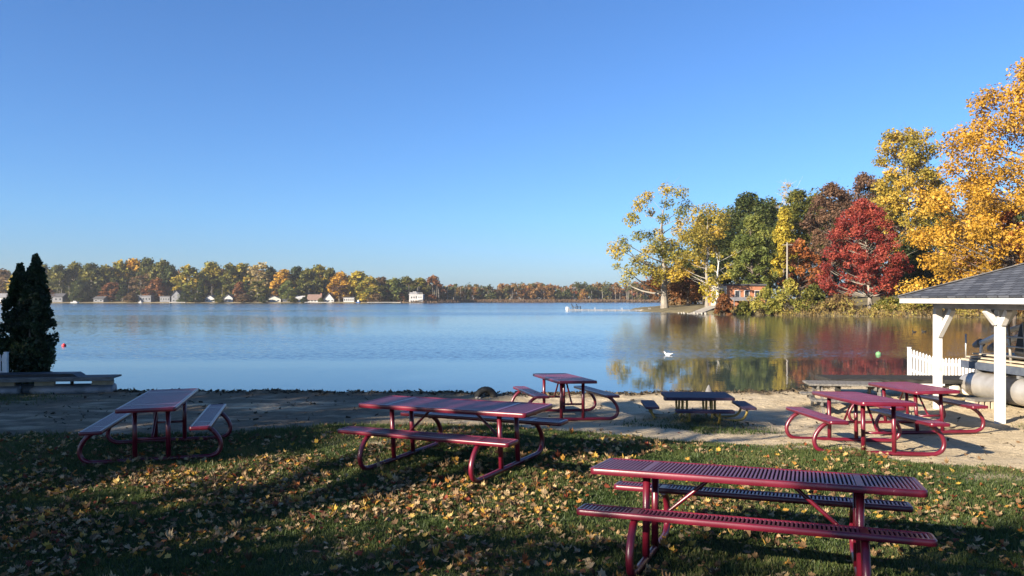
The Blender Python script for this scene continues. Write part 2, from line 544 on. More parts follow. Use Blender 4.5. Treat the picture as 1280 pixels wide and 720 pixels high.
def groundmat():
    m, nt, b = mat('sand_soil_and_turf')
    N, Lk = nt.nodes.new, nt.links.new
    tc = N('ShaderNodeTexCoord')
    at = N('ShaderNodeAttribute')
    at.attribute_name = 'turf'
    damp_dark_at = N('ShaderNodeAttribute')
    damp_dark_at.attribute_name = 'damp_dark'

    def nz(scale, detail=6, rough=.6):
        n = N('ShaderNodeTexNoise')
        n.inputs['Scale'].default_value = scale
        n.inputs['Detail'].default_value = detail
        n.inputs['Roughness'].default_value = rough
        Lk(tc.outputs['Object'], n.inputs['Vector'])
        return n

    def ramp(src, stops):
        r = N('ShaderNodeValToRGB')
        while len(r.color_ramp.elements) < len(stops): r.color_ramp.elements.new(.5)
        for e, (p, c) in zip(r.color_ramp.elements, stops):
            e.position = p
            e.color = (*c, 1)
        Lk(src, r.inputs[0])
        return r

    def mix(f, a, c, mode='MIX'):
        x = N('ShaderNodeMixRGB')
        x.blend_type = mode
        if isinstance(f, float): x.inputs[0].default_value = f
        else: Lk(f, x.inputs[0])
        Lk(a, x.inputs[1])
        Lk(c, x.inputs[2])
        return x

    sand = ramp(nz(1.3, 8).outputs['Fac'], [(.3, (.42, .335, .21)), (.5, (.53, .435, .285)), (.72, (.60, .50, .345))])
    grit = ramp(nz(38, 5, .7).outputs['Fac'], [(.30, (.45, .42, .38)), (.5, (1, 1, 1)), (.75, (1.12, 1.1, 1.06))])
    sand2 = mix(.8, sand.outputs[0], grit.outputs[0], 'MULTIPLY')
    debris = ramp(nz(11, 6, .75).outputs['Fac'], [(.58, (0, 0, 0)), (.68, (1, 1, 1))])
    dcol = ramp(nz(60).outputs['Fac'], [(.3, (.06, .045, .03)), (.7, (.16, .12, .08))])
    sand3 = mix(debris.outputs[0], sand2.outputs[0], dcol.outputs[0])
    sand3.inputs[0].default_value = 0
    dm = N('ShaderNodeMath')
    dm.operation = 'MULTIPLY'
    dm.inputs[1].default_value = .55
    Lk(debris.outputs[0], dm.inputs[0])
    Lk(dm.outputs[0], sand3.inputs[0])
    damp_dark = ramp(nz(5).outputs['Fac'], [(.3, (.06, .046, .030)), (.7, (.15, .115, .072))])
    sand4 = mix(damp_dark_at.outputs['Fac'], sand3.outputs[0], damp_dark.outputs[0])
    soil = ramp(nz(14, 8, .7).outputs['Fac'], [(.3, (.02, .026, .010)), (.5, (.038, .052, .018)), (.72, (.075, .078, .032))])
    base = mix(at.outputs['Fac'], sand4.outputs[0], soil.outputs[0])
    Lk(base.outputs[0], b.inputs['Base Color'])
    b.inputs['Roughness'].default_value = .95
    b.inputs['Specular IOR Level'].default_value = .15
    n1, n2 = nz(6, 8, .65), nz(45, 4, .6)
    ad = N('ShaderNodeMath')
    ad.operation = 'MULTIPLY_ADD'
    ad.inputs[1].default_value = .25
    Lk(n2.outputs['Fac'], ad.inputs[0])
    Lk(n1.outputs['Fac'], ad.inputs[2])
    bp = N('ShaderNodeBump')
    bp.inputs['Distance'].default_value = .09
    bp.inputs['Strength'].default_value = 1.0
    Lk(ad.outputs[0], bp.inputs['Height'])
    Lk(bp.outputs[0], b.inputs['Normal'])
    return m


G = grass_cover(GX, GY).ravel()
tshore = GY - shore_y(GX)
damp_darkv = sstep(-.75, -.1, tshore + (fbm(GX * 2, GY * 5, 61) - .5) * .8)
damp_darkv = np.maximum(damp_darkv, .85 * sstep(1.6, -2.6, GX + (fbm(GX * .6, GY * .6, 63) - .5) * 4) * sstep(.25, .6, fbm(GX * .9, GY * 2.2, 64) + .12))  # darker, browner sand in patches towards the left, besides the damp shoreline
GROUNDMAT = groundmat()
ground = np_mesh('ground', GV, 4, GROUNDMAT, faces=gf, attrs={'turf': ('POINT', G), 'damp_dark': ('POINT', damp_darkv.ravel())}, smooth=True)
tag(ground, 'grassy bank giving way to a sandy beach at the near shore', 'ground', kind='structure')

# the one sheet below lake and land, out to the horizon
bed = MB()
bed.add([(-9000, -3000, -3.5), (9000, -3000, -3.5), (9000, 15000, -3.5), (-9000, 15000, -3.5)], [(0, 1, 2, 3)])
tag(bed.build('lake_bed', noisy('lake_mud', (.05, .045, .03), (.08, .07, .05), .2, rough=.95)), 'muddy bed under the lake', 'lake bed', kind='structure')


# ------------------------------------------------------------------ water
def watermat():
    m, nt, b = mat('lake_water')
    N, Lk = nt.nodes.new, nt.links.new
    b.inputs['Base Color'].default_value = (.026, .042, .05, 1)
    b.inputs['Roughness'].default_value = .03
    b.inputs['IOR'].default_value = 1.4
    b.inputs['Specular IOR Level'].default_value = .5
    tc = N('ShaderNodeTexCoord')
    sep = N('ShaderNodeSeparateXYZ')
    Lk(tc.outputs['Object'], sep.inputs[0])

    def math_(op, a, c=None, d=None):
        n = N('ShaderNodeMath')
        n.operation = op
        for i, v in enumerate((a, c, d)):
            if v is None: continue
            if isinstance(v, (int, float)): n.inputs[i].default_value = v
            else: Lk(v, n.inputs[i])
        return n.outputs[0]

    def noise(sx, sy, scale=1, detail=3, rough=.5):
        mp = N('ShaderNodeMapping')
        mp.inputs['Scale'].default_value = (sx, sy, 1)
        Lk(tc.outputs['Object'], mp.inputs[0])
        n = N('ShaderNodeTexNoise')
        n.inputs['Scale'].default_value = scale
        n.inputs['Detail'].default_value = detail
        n.inputs['Roughness'].default_value = rough
        Lk(mp.outputs[0], n.inputs['Vector'])
        return n.outputs['Fac']

    # wind lanes: amplitude of the ripples by distance from the near bank, edges wandering
    warp = math_('MULTIPLY', math_('SUBTRACT', noise(.02, .06, 1, 2), .5), .3)
    ly = math_('LOGARITHM', math_('MAXIMUM', sep.outputs['Y'], 1.0), math.e)
    ly = math_('ADD', ly, warp)
    mr = N('ShaderNodeMapRange')
    mr.inputs['From Min'].default_value = 2.8
    mr.inputs['From Max'].default_value = 6.6
    Lk(ly, mr.inputs['Value'])
    rp = N('ShaderNodeValToRGB')
    rp.color_ramp.interpolation = 'EASE'
    LN = [(18, .03), (31, .035), (35, .55), (44, .45), (56, .26), (85, .24), (112, .28), (135, .95), (165, .45), (210, 1.0), (260, .7), (360, 1.0), (600, 1.0)]
    while len(rp.color_ramp.elements) < len(LN): rp.color_ramp.elements.new(.5)
    for e, (d, a) in zip(rp.color_ramp.elements, LN):
        e.position = (math.log(d) - 2.8) / 3.8
        e.color = (a, a, a, 1)
    Lk(mr.outputs[0], rp.inputs[0])
    streak = math_('MULTIPLY_ADD', noise(.012, .14, 1, 4, .6), 1.3, .35)
    amp = math_('MULTIPLY', rp.outputs[0], streak)

    def wave(sx, sy, detail):
        mp = N('ShaderNodeMapping')
        mp.inputs['Scale'].default_value = (sx, sy, 1)
        Lk(tc.outputs['Object'], mp.inputs[0])
        n = N('ShaderNodeTexNoise')
        n.inputs['Scale'].default_value = 1
        n.inputs['Detail'].default_value = detail
        Lk(mp.outputs[0], n.inputs['Vector'])
        s_ = N('ShaderNodeSeparateColor')
        Lk(n.outputs['Color'], s_.inputs[0])
        return math_('SUBTRACT', s_.outputs[0], .5), math_('SUBTRACT', s_.outputs[1], .5)

    ax, ay = wave(3.0, 9.0, 2)
    bx, by = wave(.8, 2.6, 1)
    fine = math_('MULTIPLY', amp, .75)
    nx_ = math_('MULTIPLY', math_('ADD', math_('MULTIPLY', ax, .6), math_('MULTIPLY', bx, .4)), fine)
    # seen this low over the water only the near faces of the ripples show
    ny_ = math_('MULTIPLY', math_('ABSOLUTE', math_('ADD', ay, math_('MULTIPLY', by, .5))), math_('MULTIPLY', fine, -1.0))
    cb = N('ShaderNodeCombineXYZ')
    Lk(nx_, cb.inputs[0])
    Lk(ny_, cb.inputs[1])
    cb.inputs[2].default_value = 1
    vn = N('ShaderNodeVectorMath')
    vn.operation = 'NORMALIZE'
    Lk(cb.outputs[0], vn.inputs[0])
    Lk(vn.outputs[0], b.inputs['Normal'])
    return m


wb = MB()
wb.add([(-4000, 17.5, LAKE), (4000, 17.5, LAKE), (4000, 2600, LAKE), (-4000, 2600, LAKE)], [(0, 1, 2, 3)])
tag(wb.build('lake_water', watermat()), 'calm blue lake with wind lanes across it', 'water', kind='structure')


# ------------------------------------------------------------------ land across the water
def poly_sdf(px, py, poly):
    poly = np.asarray(poly, float)
    d = np.full(px.shape, 1e9)
    inside = np.zeros(px.shape, bool)
    for i in range(len(poly)):
        a, b = poly[i], poly[(i + 1) % len(poly)]
        e = b - a
        t = np.clip(((px - a[0]) * e[0] + (py - a[1]) * e[1]) / (e @ e), 0, 1)
        d = np.minimum(d, np.hypot(px - a[0] - t * e[0], py - a[1] - t * e[1]))
        c = ((a[1] <= py) & (b[1] > py)) | ((b[1] <= py) & (a[1] > py))
        with np.errstate(divide='ignore', invalid='ignore'):
            xi = a[0] + (py - a[1]) * e[0] / (e[1] if e[1] else 1e-9)
        inside ^= c & (px < xi)
    return np.where(inside, d, -d)


PEN = [(27, 182), (24.5, 168), (25.5, 157), (29, 143), (33, 126), (44, 115), (58, 107), (74, 102), (120, 97), (400, 95), (400, 500), (120, 420), (60, 300), (38, 225)]


def pen_z(x, y):
    x, y = np.asarray(x, float), np.asarray(y, float)
    s = poly_sdf(x, y, PEN)
    s = s + (fbm(x * .25, y * .25, 71) - .5) * 2.0
    z = -.55 + sstep(-1.5, 2.5, s) * .75 + np.clip(s, 0, 14) * .055 + np.clip(s - 14, 0, 60) * .05
    flat = np.exp(-(((x - 29) / 7) ** 2 + ((y - 164) / 16) ** 2))
    return z * (1 - .55 * flat) + .55 * flat * np.minimum(z, .05) + (fbm(x * .8, y * .8, 72) - .5) * .15


xs2 = np.concatenate([np.arange(18, 120, .8), np.arange(120, 400, 12)])
ys2 = np.concatenate([np.arange(92, 200, .8), np.arange(200, 430, 10)])
AX, AY = np.meshgrid(xs2, ys2)
i2 = np.arange(AX.size).reshape(AX.shape)
f2 = np.stack([i2[:-1, :-1], i2[:-1, 1:], i2[1:, 1:], i2[1:, :-1]], -1).reshape(-1, 4)
LANDMAT = noisy('brown_bank_soil', (.085, .07, .035), (.17, .14, .07), .35, rough=.95, bump=.15, bscale=2)
o = np_mesh('wooded_point', np.stack([AX, AY, pen_z(AX, AY)], -1).reshape(-1, 3), 4, LANDMAT, faces=f2, smooth=True)
tag(o, 'low wooded point of land reaching into the lake', 'terrain', kind='structure')


def far_shore(x):
    return np.interp(x, [-900, -300, -90, -60, -30, 60, 140, 400], [540, 545, 548, 556, 640, 660, 700, 800]) + (fbm(np.asarray(x, float) * .03, np.asarray(x, float) * 0, 81) - .5) * 14


def far_z(x, y):
    t = y - far_shore(x)
    return -.7 + sstep(-3, 4, t) * .9 + np.clip(t, 0, 30) * .03 + np.clip(t - 30, 0, 300) * .008


xs3 = np.arange(-1000, 1001, 12.0)
ys3 = np.concatenate([np.arange(525, 740, 3.0), [760, 800, 900, 1100, 1500, 2500, 6000]])
AX, AY = np.meshgrid(xs3, ys3)
i2 = np.arange(AX.size).reshape(AX.shape)
f2 = np.stack([i2[:-1, :-1], i2[:-1, 1:], i2[1:, 1:], i2[1:, :-1]], -1).reshape(-1, 4)
o = np_mesh('far_shore', np.stack([AX, AY, far_z(AX, AY)], -1).reshape(-1, 3), 4, noisy('dry_shore_grass', (.13, .10, .045), (.24, .19, .10), .08, rough=.95), faces=f2, smooth=True)
tag(o, 'low far bank across the whole width of the lake', 'terrain', kind='structure')


# ------------------------------------------------------------------ foliage
def leaf_quads(centres, radii, counts, size, up=.35, tvar=.35, flat=.8, seed=0, tint=None):
    """rhombic leaf clumps scattered round each centre; returns V, tint"""
    r = np.random.default_rng(seed)
    ids = np.repeat(np.arange(len(centres)), counts)
    n = len(ids)
    c = np.asarray(centres)[ids]
    rad = np.asarray(radii)[ids][:, None]
    u = r.normal(size=(n, 3))
    u /= np.linalg.norm(u, axis=1, keepdims=True)
    rr = r.random((n, 1)) ** .45
    off = u * rr * rad
    off[:, 2] *= flat
    p = c + off
    nrm = r.normal(size=(n, 3)) * .8 + u * .5
    nrm[:, 2] += up * 2
    nrm /= np.linalg.norm(nrm, axis=1, keepdims=True)
    t = np.cross(nrm, r.normal(size=(n, 3)))
    t /= np.linalg.norm(t, axis=1, keepdims=True) + 1e-9
    b = np.cross(nrm, t)
    s = size * (.4 + 1.15 * r.random((n, 1)) ** 1.6)* 1.12
    w = s * r.uniform(.55, .9, (n, 1))
    bend = nrm * s * r.uniform(-.25, .25, (n, 1))
    V = np.stack([p - t * s * .5, p - b * w * .5 + bend, p + t * s * .5, p + b * w * .5 + bend], 1).reshape(-1, 3)
    ct = (r.random(len(centres)) if tint is None else np.asarray(tint))[ids]
    tn = np.clip(ct * (1 - tvar) + r.random(n) * tvar, 0, 1)
    return V, tn


def limb(mb, a, b, ra, rb, n=5, seg=4, sag=.12, r=random):
    a, b = Vector(a), Vector(b)
    Ld = (b - a).length
    mid = (a + b) / 2 + Vector((r.uniform(-1, 1), r.uniform(-1, 1), r.uniform(-1.2, .2))) * Ld * sag
    pts, rs = [], []
    for k in range(seg + 1):
        t = k / seg
        pts.append(a * (1 - t) ** 2 + mid * 2 * t * (1 - t) + b * t * t)
        rs.append(ra * (1 - t) + rb * t)
    mb.tube(pts, rs, n, cap=False)
    return pts


def crown_blobs(h0, h1, rx, n, r, shape='round', ry=None):
    """blob centres filling an uneven crown; local to the trunk base"""
    ry = ry or rx
    out = []
    for k in range(n):
        for _ in range(30):
            t = r.random()
            an = r.uniform(0, 2 * math.pi)
            if shape == 'round': prof = math.sin(math.pi * min(1, .16 + .84 * t) ** .8) ** .7
            elif shape == 'vase': prof = .35 + .65 * math.sin(math.pi * min(.86, .1 + .8 * t))
            elif shape == 'dome': prof = (1 - t * t) ** .6
            elif shape == 'cone': prof = 1 - t * .93
            else: prof = .55 + .45 * math.sin(math.pi * t)
            q = r.random() ** .42
            if q > .35 or r.random() < .3: break
        out.append(((rx * prof * q * math.cos(an)), (ry * prof * q * math.sin(an)), h0 + (h1 - h0) * t))
    return out


def tree(name, label, px, d, base_z, top_py, halfw_px, leaf, cat='tree', crown_low=.28, n=60, per=70, size=.42, blob=.17, shape='round', bark='bark',
         trunk_r=.3, seed=1, group=None, blobs=None, twigs=0, lean=0.0, px_trunk=None, tvar=.35, limbs=None):
    r = random.Random(seed)
    x = X(px if px_trunk is None else px_trunk, d)
    H = Z(top_py, d) - base_z
    rx = halfw_px / F * d * 1.2
    n = int(n * 1.25)
    root = thing(name, label, cat, (x, d, base_z), 0, group)
    ox = X(px, d) - x
    if blobs is None:
        bl = [(a + ox, b, c) for a, b, c in crown_blobs(H * crown_low, H - rx * blob * .8, rx * (1 - blob * .6), n, r, shape)]
        rad = [rx * blob * r.uniform(.75, 1.45) for _ in bl]
    else:
        bl, rad = [], []
        for (bx, by, br) in blobs:
            dep = r.uniform(-.55, .55) * rx
            bl.append((X(bx, d) - x, dep, Z(by, d) - base_z))
            rad.append(br / F * d * 1.0)
    tm = MB()
    topz = H * .8
    tp, tr = [], []
    for k in range(7):
        t = k / 6
        tp.append(Vector((ox * t ** 1.3 + r.uniform(-.02, .02) * H * t + lean * H * t, r.uniform(-.02, .02) * H * t, topz * t - (.25 if k == 0 else 0))))
        tr.append(trunk_r * (1.35 if k == 0 else 1 - .82 * t))
    tm.tube(tp, tr, 9, cap=False)
    order = list(range(len(bl)))
    r.shuffle(order)
    for k in order[:limbs or max(10, len(bl) // 2)]:
        c = Vector(bl[k])
        hz = max(H * .12, min(topz * .97, c.z - (math.hypot(c.x - ox, c.y) * .5)))
        f = hz / topz * 6
        i = min(5, int(f))
        a = tp[i].lerp(tp[i + 1], f - i)
        ra = (tr[i] * (1 - f + i) + tr[i + 1] * (f - i)) * .42
        pts = limb(tm, a, c, max(ra, .03), max(.012, ra * .15), 5, 4, .14, r)
        for q in range(twigs):
            e = c + Vector((r.gauss(0, 1), r.gauss(0, 1), abs(r.gauss(.4, .8)))) * rad[k] * .9
            tm.tube([pts[-2].lerp(pts[-1], r.random()), (pts[-1] + e) / 2 + Vector((0, 0, -.1)), e], [max(.02, ra * .18), .02, .008], 3, cap=False)
    tm.build('trunk', M[bark], root)
    if per:
        V, tn = leaf_quads(bl, rad, [max(6, int(per * (q / (sum(rad) / len(rad))) ** 2)) for q in rad], size, seed=seed, tvar=tvar)
        np_mesh('crown', V, 4, L[leaf], root, attrs={'tint': ('FACE', tn)})
    return root


def bush(name, label, px, d, base_z, top_py, halfw_px, leaf, n=22, per=70, size=.3, seed=1, group=None, cat='shrub'):
    r = random.Random(seed)
    H = Z(top_py, d) - base_z
    rx = halfw_px / F * d
    root = thing(name, label, cat, (X(px, d), d, base_z), 0, group)
    bl = [(a, b, c) for a, b, c in crown_blobs(H * .12, H * .86, rx * .8, n, r, 'round', min(rx * .8, H * .8))]
    rad = [max(.25, min(rx, H) * .3 * r.uniform(.7, 1.4)) for _ in bl]
    tm = MB()
    for c in bl[:10]:
        limb(tm, (r.uniform(-.2, .2) * rx, r.uniform(-.1, .1), -.1), c, .05, .015, 4, 3, .1, r)
    tm.build('stem', M['bark'], root)
    V, tn = leaf_quads(bl, rad, [per] * len(bl), size, seed=seed)
    np_mesh('foliage', V, 4, L[leaf], root, attrs={'tint': ('FACE', tn)})
    return root


# ------------------------------------------------------------------ picnic tables
def rounded_loop(hx, hy, r, z, n=5):
    pts = []
    for cx, cy, a0 in ((hx - r, hy - r, 0), (-hx + r, hy - r, 90), (-hx + r, -hy + r, 180), (hx - r, -hy + r, 270)):
        for k in range(n + 1):
            an = R(a0 + 90 * k / n)
            pts.append((cx + r * math.cos(an), cy + r * math.sin(an), z))
    return pts


def slatted_panel(hx, hy, ztop, lip, pitch, seams, cy=0.0, r=.05):
    """rounded rolled rim round a field of narrow cross slats"""
    mb = MB()
    prof = [(0.004, ztop - lip), (0, ztop - lip + .006), (0, ztop - .012), (.004, ztop - .004), (.012, ztop), (.034, ztop), (.036, ztop - .012)]
    loops = [rounded_loop(hx - i, hy - i, max(r - i, .008), z) for i, z in prof]
    n = len(loops[0])
    vs = [(x, y + cy, z) for lp in loops for (x, y, z) in lp]
    fs = [(i * n + k, i * n + (k + 1) % n, (i + 1) * n + (k + 1) % n, (i + 1) * n + k) for i in range(len(loops) - 1) for k in range(n)]
    mb.add(vs, fs, True)
    inner = [(x, y + cy, z - .001) for x, y, z in rounded_loop(hx - .014, hy - .014, .03, ztop - lip + .002)]
    top_i = [(x, y + cy, z) for x, y, z in rounded_loop(hx - .014, hy - .014, .03, ztop - .014)]
    mb.add(inner + top_i, [(k, n + k, n + (k + 1) % n, (k + 1) % n) for k in range(n)], True)
    L_ = 2 * (hx - .034)
    m = int(L_ / pitch)
    w = pitch * .56
    for k in range(m):
        x = -hx + .034 + (k + .5) * L_ / m
        if any(abs(x - sx) < .028 for sx in seams): continue
        y0, y1, z = cy - hy + .033, cy + hy - .033, ztop - .004
        zl = z - .009
        mb.add([(x - w / 2, y0, zl), (x - w / 2, y1, zl), (x - w * .42, y1, z), (x - w * .42, y0, z), (x + w * .42, y0, z), (x + w * .42, y1, z), (x + w / 2, y1, zl), (x + w / 2, y0, zl)],
               [(0, 3, 2, 1), (3, 4, 5, 2), (4, 7, 6, 5)], False, 2)
    mb.add([(-hx + .03, cy - hy + .03, ztop - .0145), (hx - .03, cy - hy + .03, ztop - .0145), (hx - .03, cy + hy - .03, ztop - .0145), (-hx + .03, cy + hy - .03, ztop - .0145)], [(0, 1, 2, 3)], False, 1)  # dark sheet below the slats, its colour standing for gap shade
    for sx in seams:
        mb.box(sx - .027, sx + .027, cy - hy + .033, cy + hy - .033, ztop - .0085, ztop - .0025)
    mb.box(-hx + .05, hx - .05, cy - .006, cy + .006, ztop - .03, ztop - .016)
    return mb


def smooth_path(ctrl, n=5):
    c = [Vector(p) for p in ctrl]
    c = [c[0] * 2 - c[1]] + c + [c[-1] * 2 - c[-2]]
    out = []
    for i in range(1, len(c) - 2):
        for k in range(n):
            t = k / n
            p0, p1, p2, p3 = c[i - 1:i + 3]
            out.append(.5 * ((2 * p1) + (p2 - p0) * t + (2 * p0 - 5 * p1 + 4 * p2 - p3) * t * t + (3 * p1 - p0 - 3 * p2 + p3) * t ** 3))
    out.append(c[-2])
    return out


PM = M['maroon']
WT, W2 = .355, .763


def make_table():
    root = empty('picnic_table')
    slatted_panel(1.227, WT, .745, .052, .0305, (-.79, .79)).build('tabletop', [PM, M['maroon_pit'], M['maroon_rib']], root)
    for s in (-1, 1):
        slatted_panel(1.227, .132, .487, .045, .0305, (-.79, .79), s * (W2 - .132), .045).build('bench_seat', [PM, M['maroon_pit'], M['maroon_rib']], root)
    for u in (-.79, .79):
        half = [(.60, .437), (.665, .425), (.755, .36), (.825, .26), (.845, .17), (.815, .085), (.74, .040), (.64, .030)]
        path = smooth_path([(u, v, z) for v, z in half] + [(u, .3, .03), (u, -.3, .03)] + [(u, -v, z) for v, z in reversed(half)])
        MB().tube(path, .030, 12).build('end_frame', PM, root)
        for v in (-.20, .20):
            mb = MB()
            mb.tube([(u, v, .045), (u, v, .70)], .030, 14)
            mb.box(u - .05, u + .05, v - .04, v + .04, .690, .6985)
            mb.build('post', PM, root)
        MB().tube([(u, -.185, .30), (u, .185, .30)], .019, 10).build('crossbar', PM, root)
        k = 1 if u > 0 else -1
        MB().tube([(u - k * .012, 0, .30), (u - k * .10, 0, .345), (u - k * .46, 0, .655), (u - k * .53, 0, .695)], .016, 10).build('brace', PM, root)
    return root


TG = 'maroon metal picnic tables on the bank'
TL = dict(T1='maroon slatted picnic table nearest the viewer, standing on leafy grass',
          T2='maroon picnic table half in shade where the lawn meets the bare sand, broad side on',
          T3='shaded picnic table seen end-on at the left, its legs black against the water',
          T4='dark picnic table standing alone on open sand near the water, beside the tyre arch',
          T6='sunlit red picnic table on a low mound of pale sand',
          T7='red picnic table between the sandy mound table and the white pavilion')
proto = make_table()
for i, (k, (x, y, a, dz, gu, gv)) in enumerate(TABLES.items()):
    t = proto if i == 0 else copy_tree(proto)
    tag(t, TL[k], 'picnic table', TG)
    zz = Vector((-gu, -gv, 1)).normalized()
    ux = Vector((math.cos(a), math.sin(a), 0))
    ux = (ux - zz * ux.dot(zz)).normalized()
    uy = zz.cross(ux)
    m3 = Matrix((ux, uy, zz)).transposed()
    t.rotation_euler = m3.to_euler()
    t.location = (x, y, dz)

# low children's table with yellow pipes
kt = thing('childrens_table', 'low violet topped picnic table with yellow pipe legs, sunk in a tuft of grass', 'picnic table', (3.42, 14.78, float(ground_z(3.42, 14.78)) - .09), R(-4))
KT = .465
mb = MB()
lo = [(x, y, z) for x, y, z in rounded_loop(.61, .47, .05, KT - .05)]
hi = [(x, y, z) for x, y, z in rounded_loop(.61, .47, .05, KT)]
n = len(lo)
mb.add(lo + hi, [(k, (k + 1) % n, n + (k + 1) % n, n + k) for k in range(n)] + [tuple(range(n, 2 * n)), tuple(reversed(range(n)))], False)
mb.build('tabletop', M['kid_top'], kt, .006)
for an in (0, 90, 180, 270):
    Mr = Matrix.Rotation(R(an), 4, 'Z')
    mb = MB()
    lo = [Mr @ Vector((x, y - .86, z)) for x, y, z in rounded_loop(.50, .125, .04, .255)]
    hi = [Mr @ Vector((x, y - .86, z)) for x, y, z in rounded_loop(.50, .125, .04, .295)]
    n = len(lo)
    mb.add(lo + hi, [(k, (k + 1) % n, n + (k + 1) % n, n + k) for k in range(n)] + [tuple(range(n, 2 * n)), tuple(reversed(range(n)))], False)
    mb.build('bench_seat', M['kid_top'], kt, .004)
    for s in (-.26, .26):
        path = smooth_path([Mr @ Vector((s * f, y, z)) for f, y, z in ((1, -.86, .254), (1, -.85, .16), (1, -.79, .07), (1, -.68, .035), (.95, -.45, .035), (.9, -.36, .07), (.86, -.30, .18), (.86, -.29, .32), (.86, -.29, KT - .051))])
        MB().tube(path, .022, 9).build('leg', M['yellow_pipe'], kt)

# weathered wooden table
wx, wy = 7.0, 16.75
wt = thing('wooden_picnic_table', 'weathered grey wooden picnic table half hidden behind the sandy mound table', 'picnic table', (wx, wy, float(ground_z(wx, wy)) - .13), R(80))
mb = MB()
for k in range(5): mb.box(-.385 + k * .155, -.385 + k * .155 + .146, -.8, .8, .695, .735)
mb.build('tabletop', M['grey_wood'], wt, .005)
for s in (-1, 1):
    mb = MB()
    for k in range(2): mb.box(s * .62 - .145 + k * .148, s * .62 - .145 + k * .148 + .14, -.8, .8, .405, .445)
    mb.build('bench_seat', M['grey_wood'], wt, .005)
for y in (-.56, .56):
    for s in (-1, 1):
        MB().bar((s * .22, y + .02 * s, .69), (s * .58, y + .02 * s, .0), .04, .12).build('leg', M['grey_wood'], wt)
    mb = MB()
    mb.box(-.76, .76, y + .035, y + .075, .325, .402)
    mb.box(-.36, .36, y + .035, y + .075, .61, .692)
    mb.build('crossbar', M['grey_wood'], wt)


# ------------------------------------------------------------------ stored rafts and pontoons
def M_along_x(cx, cy, cz): return Matrix.Translation((cx, cy, cz)) @ Matrix.Rotation(R(90), 4, 'Y')


def pontoon_prof(r, L_, nose=.35):
    return [(.02, -L_ / 2 - nose), (r * .45, -L_ / 2 - nose * .82), (r * .8, -L_ / 2 - nose * .42), (r, -L_ / 2), (r, L_ / 2 - .03), (r * .93, L_ / 2), (.02, L_ / 2 + .01)]


rg = float(ground_z(-10.5, 18.9))
rf = thing('pontoon_raft', 'long low raft on dull metal pontoons, drawn up beside the dark evergreens', 'raft', (-11.32, 19.3, .0), R(9))
mb = MB()
for k in range(12): mb.box(-2.75 + k * .38, -2.75 + k * .38 + .372, -.75, -.10, .285, .325)
mb.box(-2.78, 1.83, -.79, -.752, .235, .33)
mb.build('deck', M['grey_wood'], rf)
for x0, L_ in ((.92, 1.66), (-1.52, 2.4)):
    mb = MB()
    mb.lathe(pontoon_prof(.135, L_, .2), 18, M_along_x(x0, -.52, -.005))
    mb.build('pontoon', M['alu_dull'], rf)
MB().lathe(pontoon_prof(.135, 4.2, .2), 18, M_along_x(-.4, -.24, -.005)).build('pontoon', M['alu_dull'], rf)
for x0, x1 in ((-2.6, -1.95), (-.78, -.42), (.02, .46), (1.28, 1.76), (-1.75, -1.2)):
    MB().box(x0, x1, -.58, -.50, .125, .234).build('bracket', M['tan_wood'], rf)
MB().box(.80, .86, -.56, -.50, .125, .234).build('bracket', M['dark_wood'], rf)
bd = MB()
bd.add([(-1.55, -.5, 0), (.98, -.5, 0), (.98, .05, 0), (-1.55, .05, 0), (-1.45, -.5, .075), (.86, -.5, .075), (.86, .05, .075), (-1.45, .05, .075)], [(0, 3, 2, 1), (4, 5, 6, 7), (0, 1, 5, 4), (1, 2, 6, 5), (2, 3, 7, 6), (3, 0, 4, 7)])
b = bd.build('dark_board', M['black'], None, .008)
b.location = (-11.32, 19.22, .327)
b.rotation_euler = (0, 0, R(9))
tag(b, 'flat black mat lying on the raft by the evergreens', 'board')

rf = thing('wooden_raft', 'dark decked wooden raft on pale barrels, on the sand in front of the picket fence', 'raft', (8.95, 18.7, .03), R(-3))
gz = float(ground_z(8.95, 18.4))
mb = MB()
for k in range(16): mb.box(-1.72 + k * .215, -1.72 + k * .215 + .207, -.9, .1, .30, .335)
mb.build('deck', M['dark_wood'], rf)
mb = MB()
mb.box(-1.74, 1.74, -.945, -.905, .25, .338)
mb.box(-1.74, 1.74, .105, .145, .25, .338)
mb.box(-1.78, -1.742, -.945, .145, .25, .337)
mb.box(1.742, 1.78, -.945, .145, .25, .337)
mb.build('deck_edge', M['dark_wood'], rf)
for x0 in (-.9, .08):
    MB().box(x0, x0 + .62, -.96, -.948, .205, .247).build('side_rail', M['white_dirty'], rf)
for x0 in (.36, .98, 1.27):
    MB().lathe([(.02, -.46), (.11, -.46), (.13, -.42), (.135, 0), (.13, .42), (.11, .46), (.02, .46)], 16, Matrix.Translation((x0, -.4, .11)) @ Matrix.Rotation(R(90), 4, 'X')).build('barrel', M['cream'], rf)
for s, a, c in ((1, -1.0, -.35), (1, 0.35, -.2)):
    MB().bar((a, -.7, .25), (c, -.7, -.12), .06, .06).build('strut', M['dark_wood'], rf)
for x in (-1.5, .3):
    MB().box(x, x + .1, -.5, -.4, gz - .2, .249).build('leg', M['dark_wood'], rf)

st = thing('mooring_stub', 'short white pipe stub upright in the sand behind the red tables', 'post', (X(1115, 16.6), 17.05, float(ground_z(8.1, 17.05)) - .06))
mb = MB()
mb.tube([(0, 0, 0), (0, 0, .36)], .033, 12)
mb.tube([(.075, 0, 0), (.075, 0, .26)], .026, 12)
mb.build('pipe', M['white_dirty'], st)

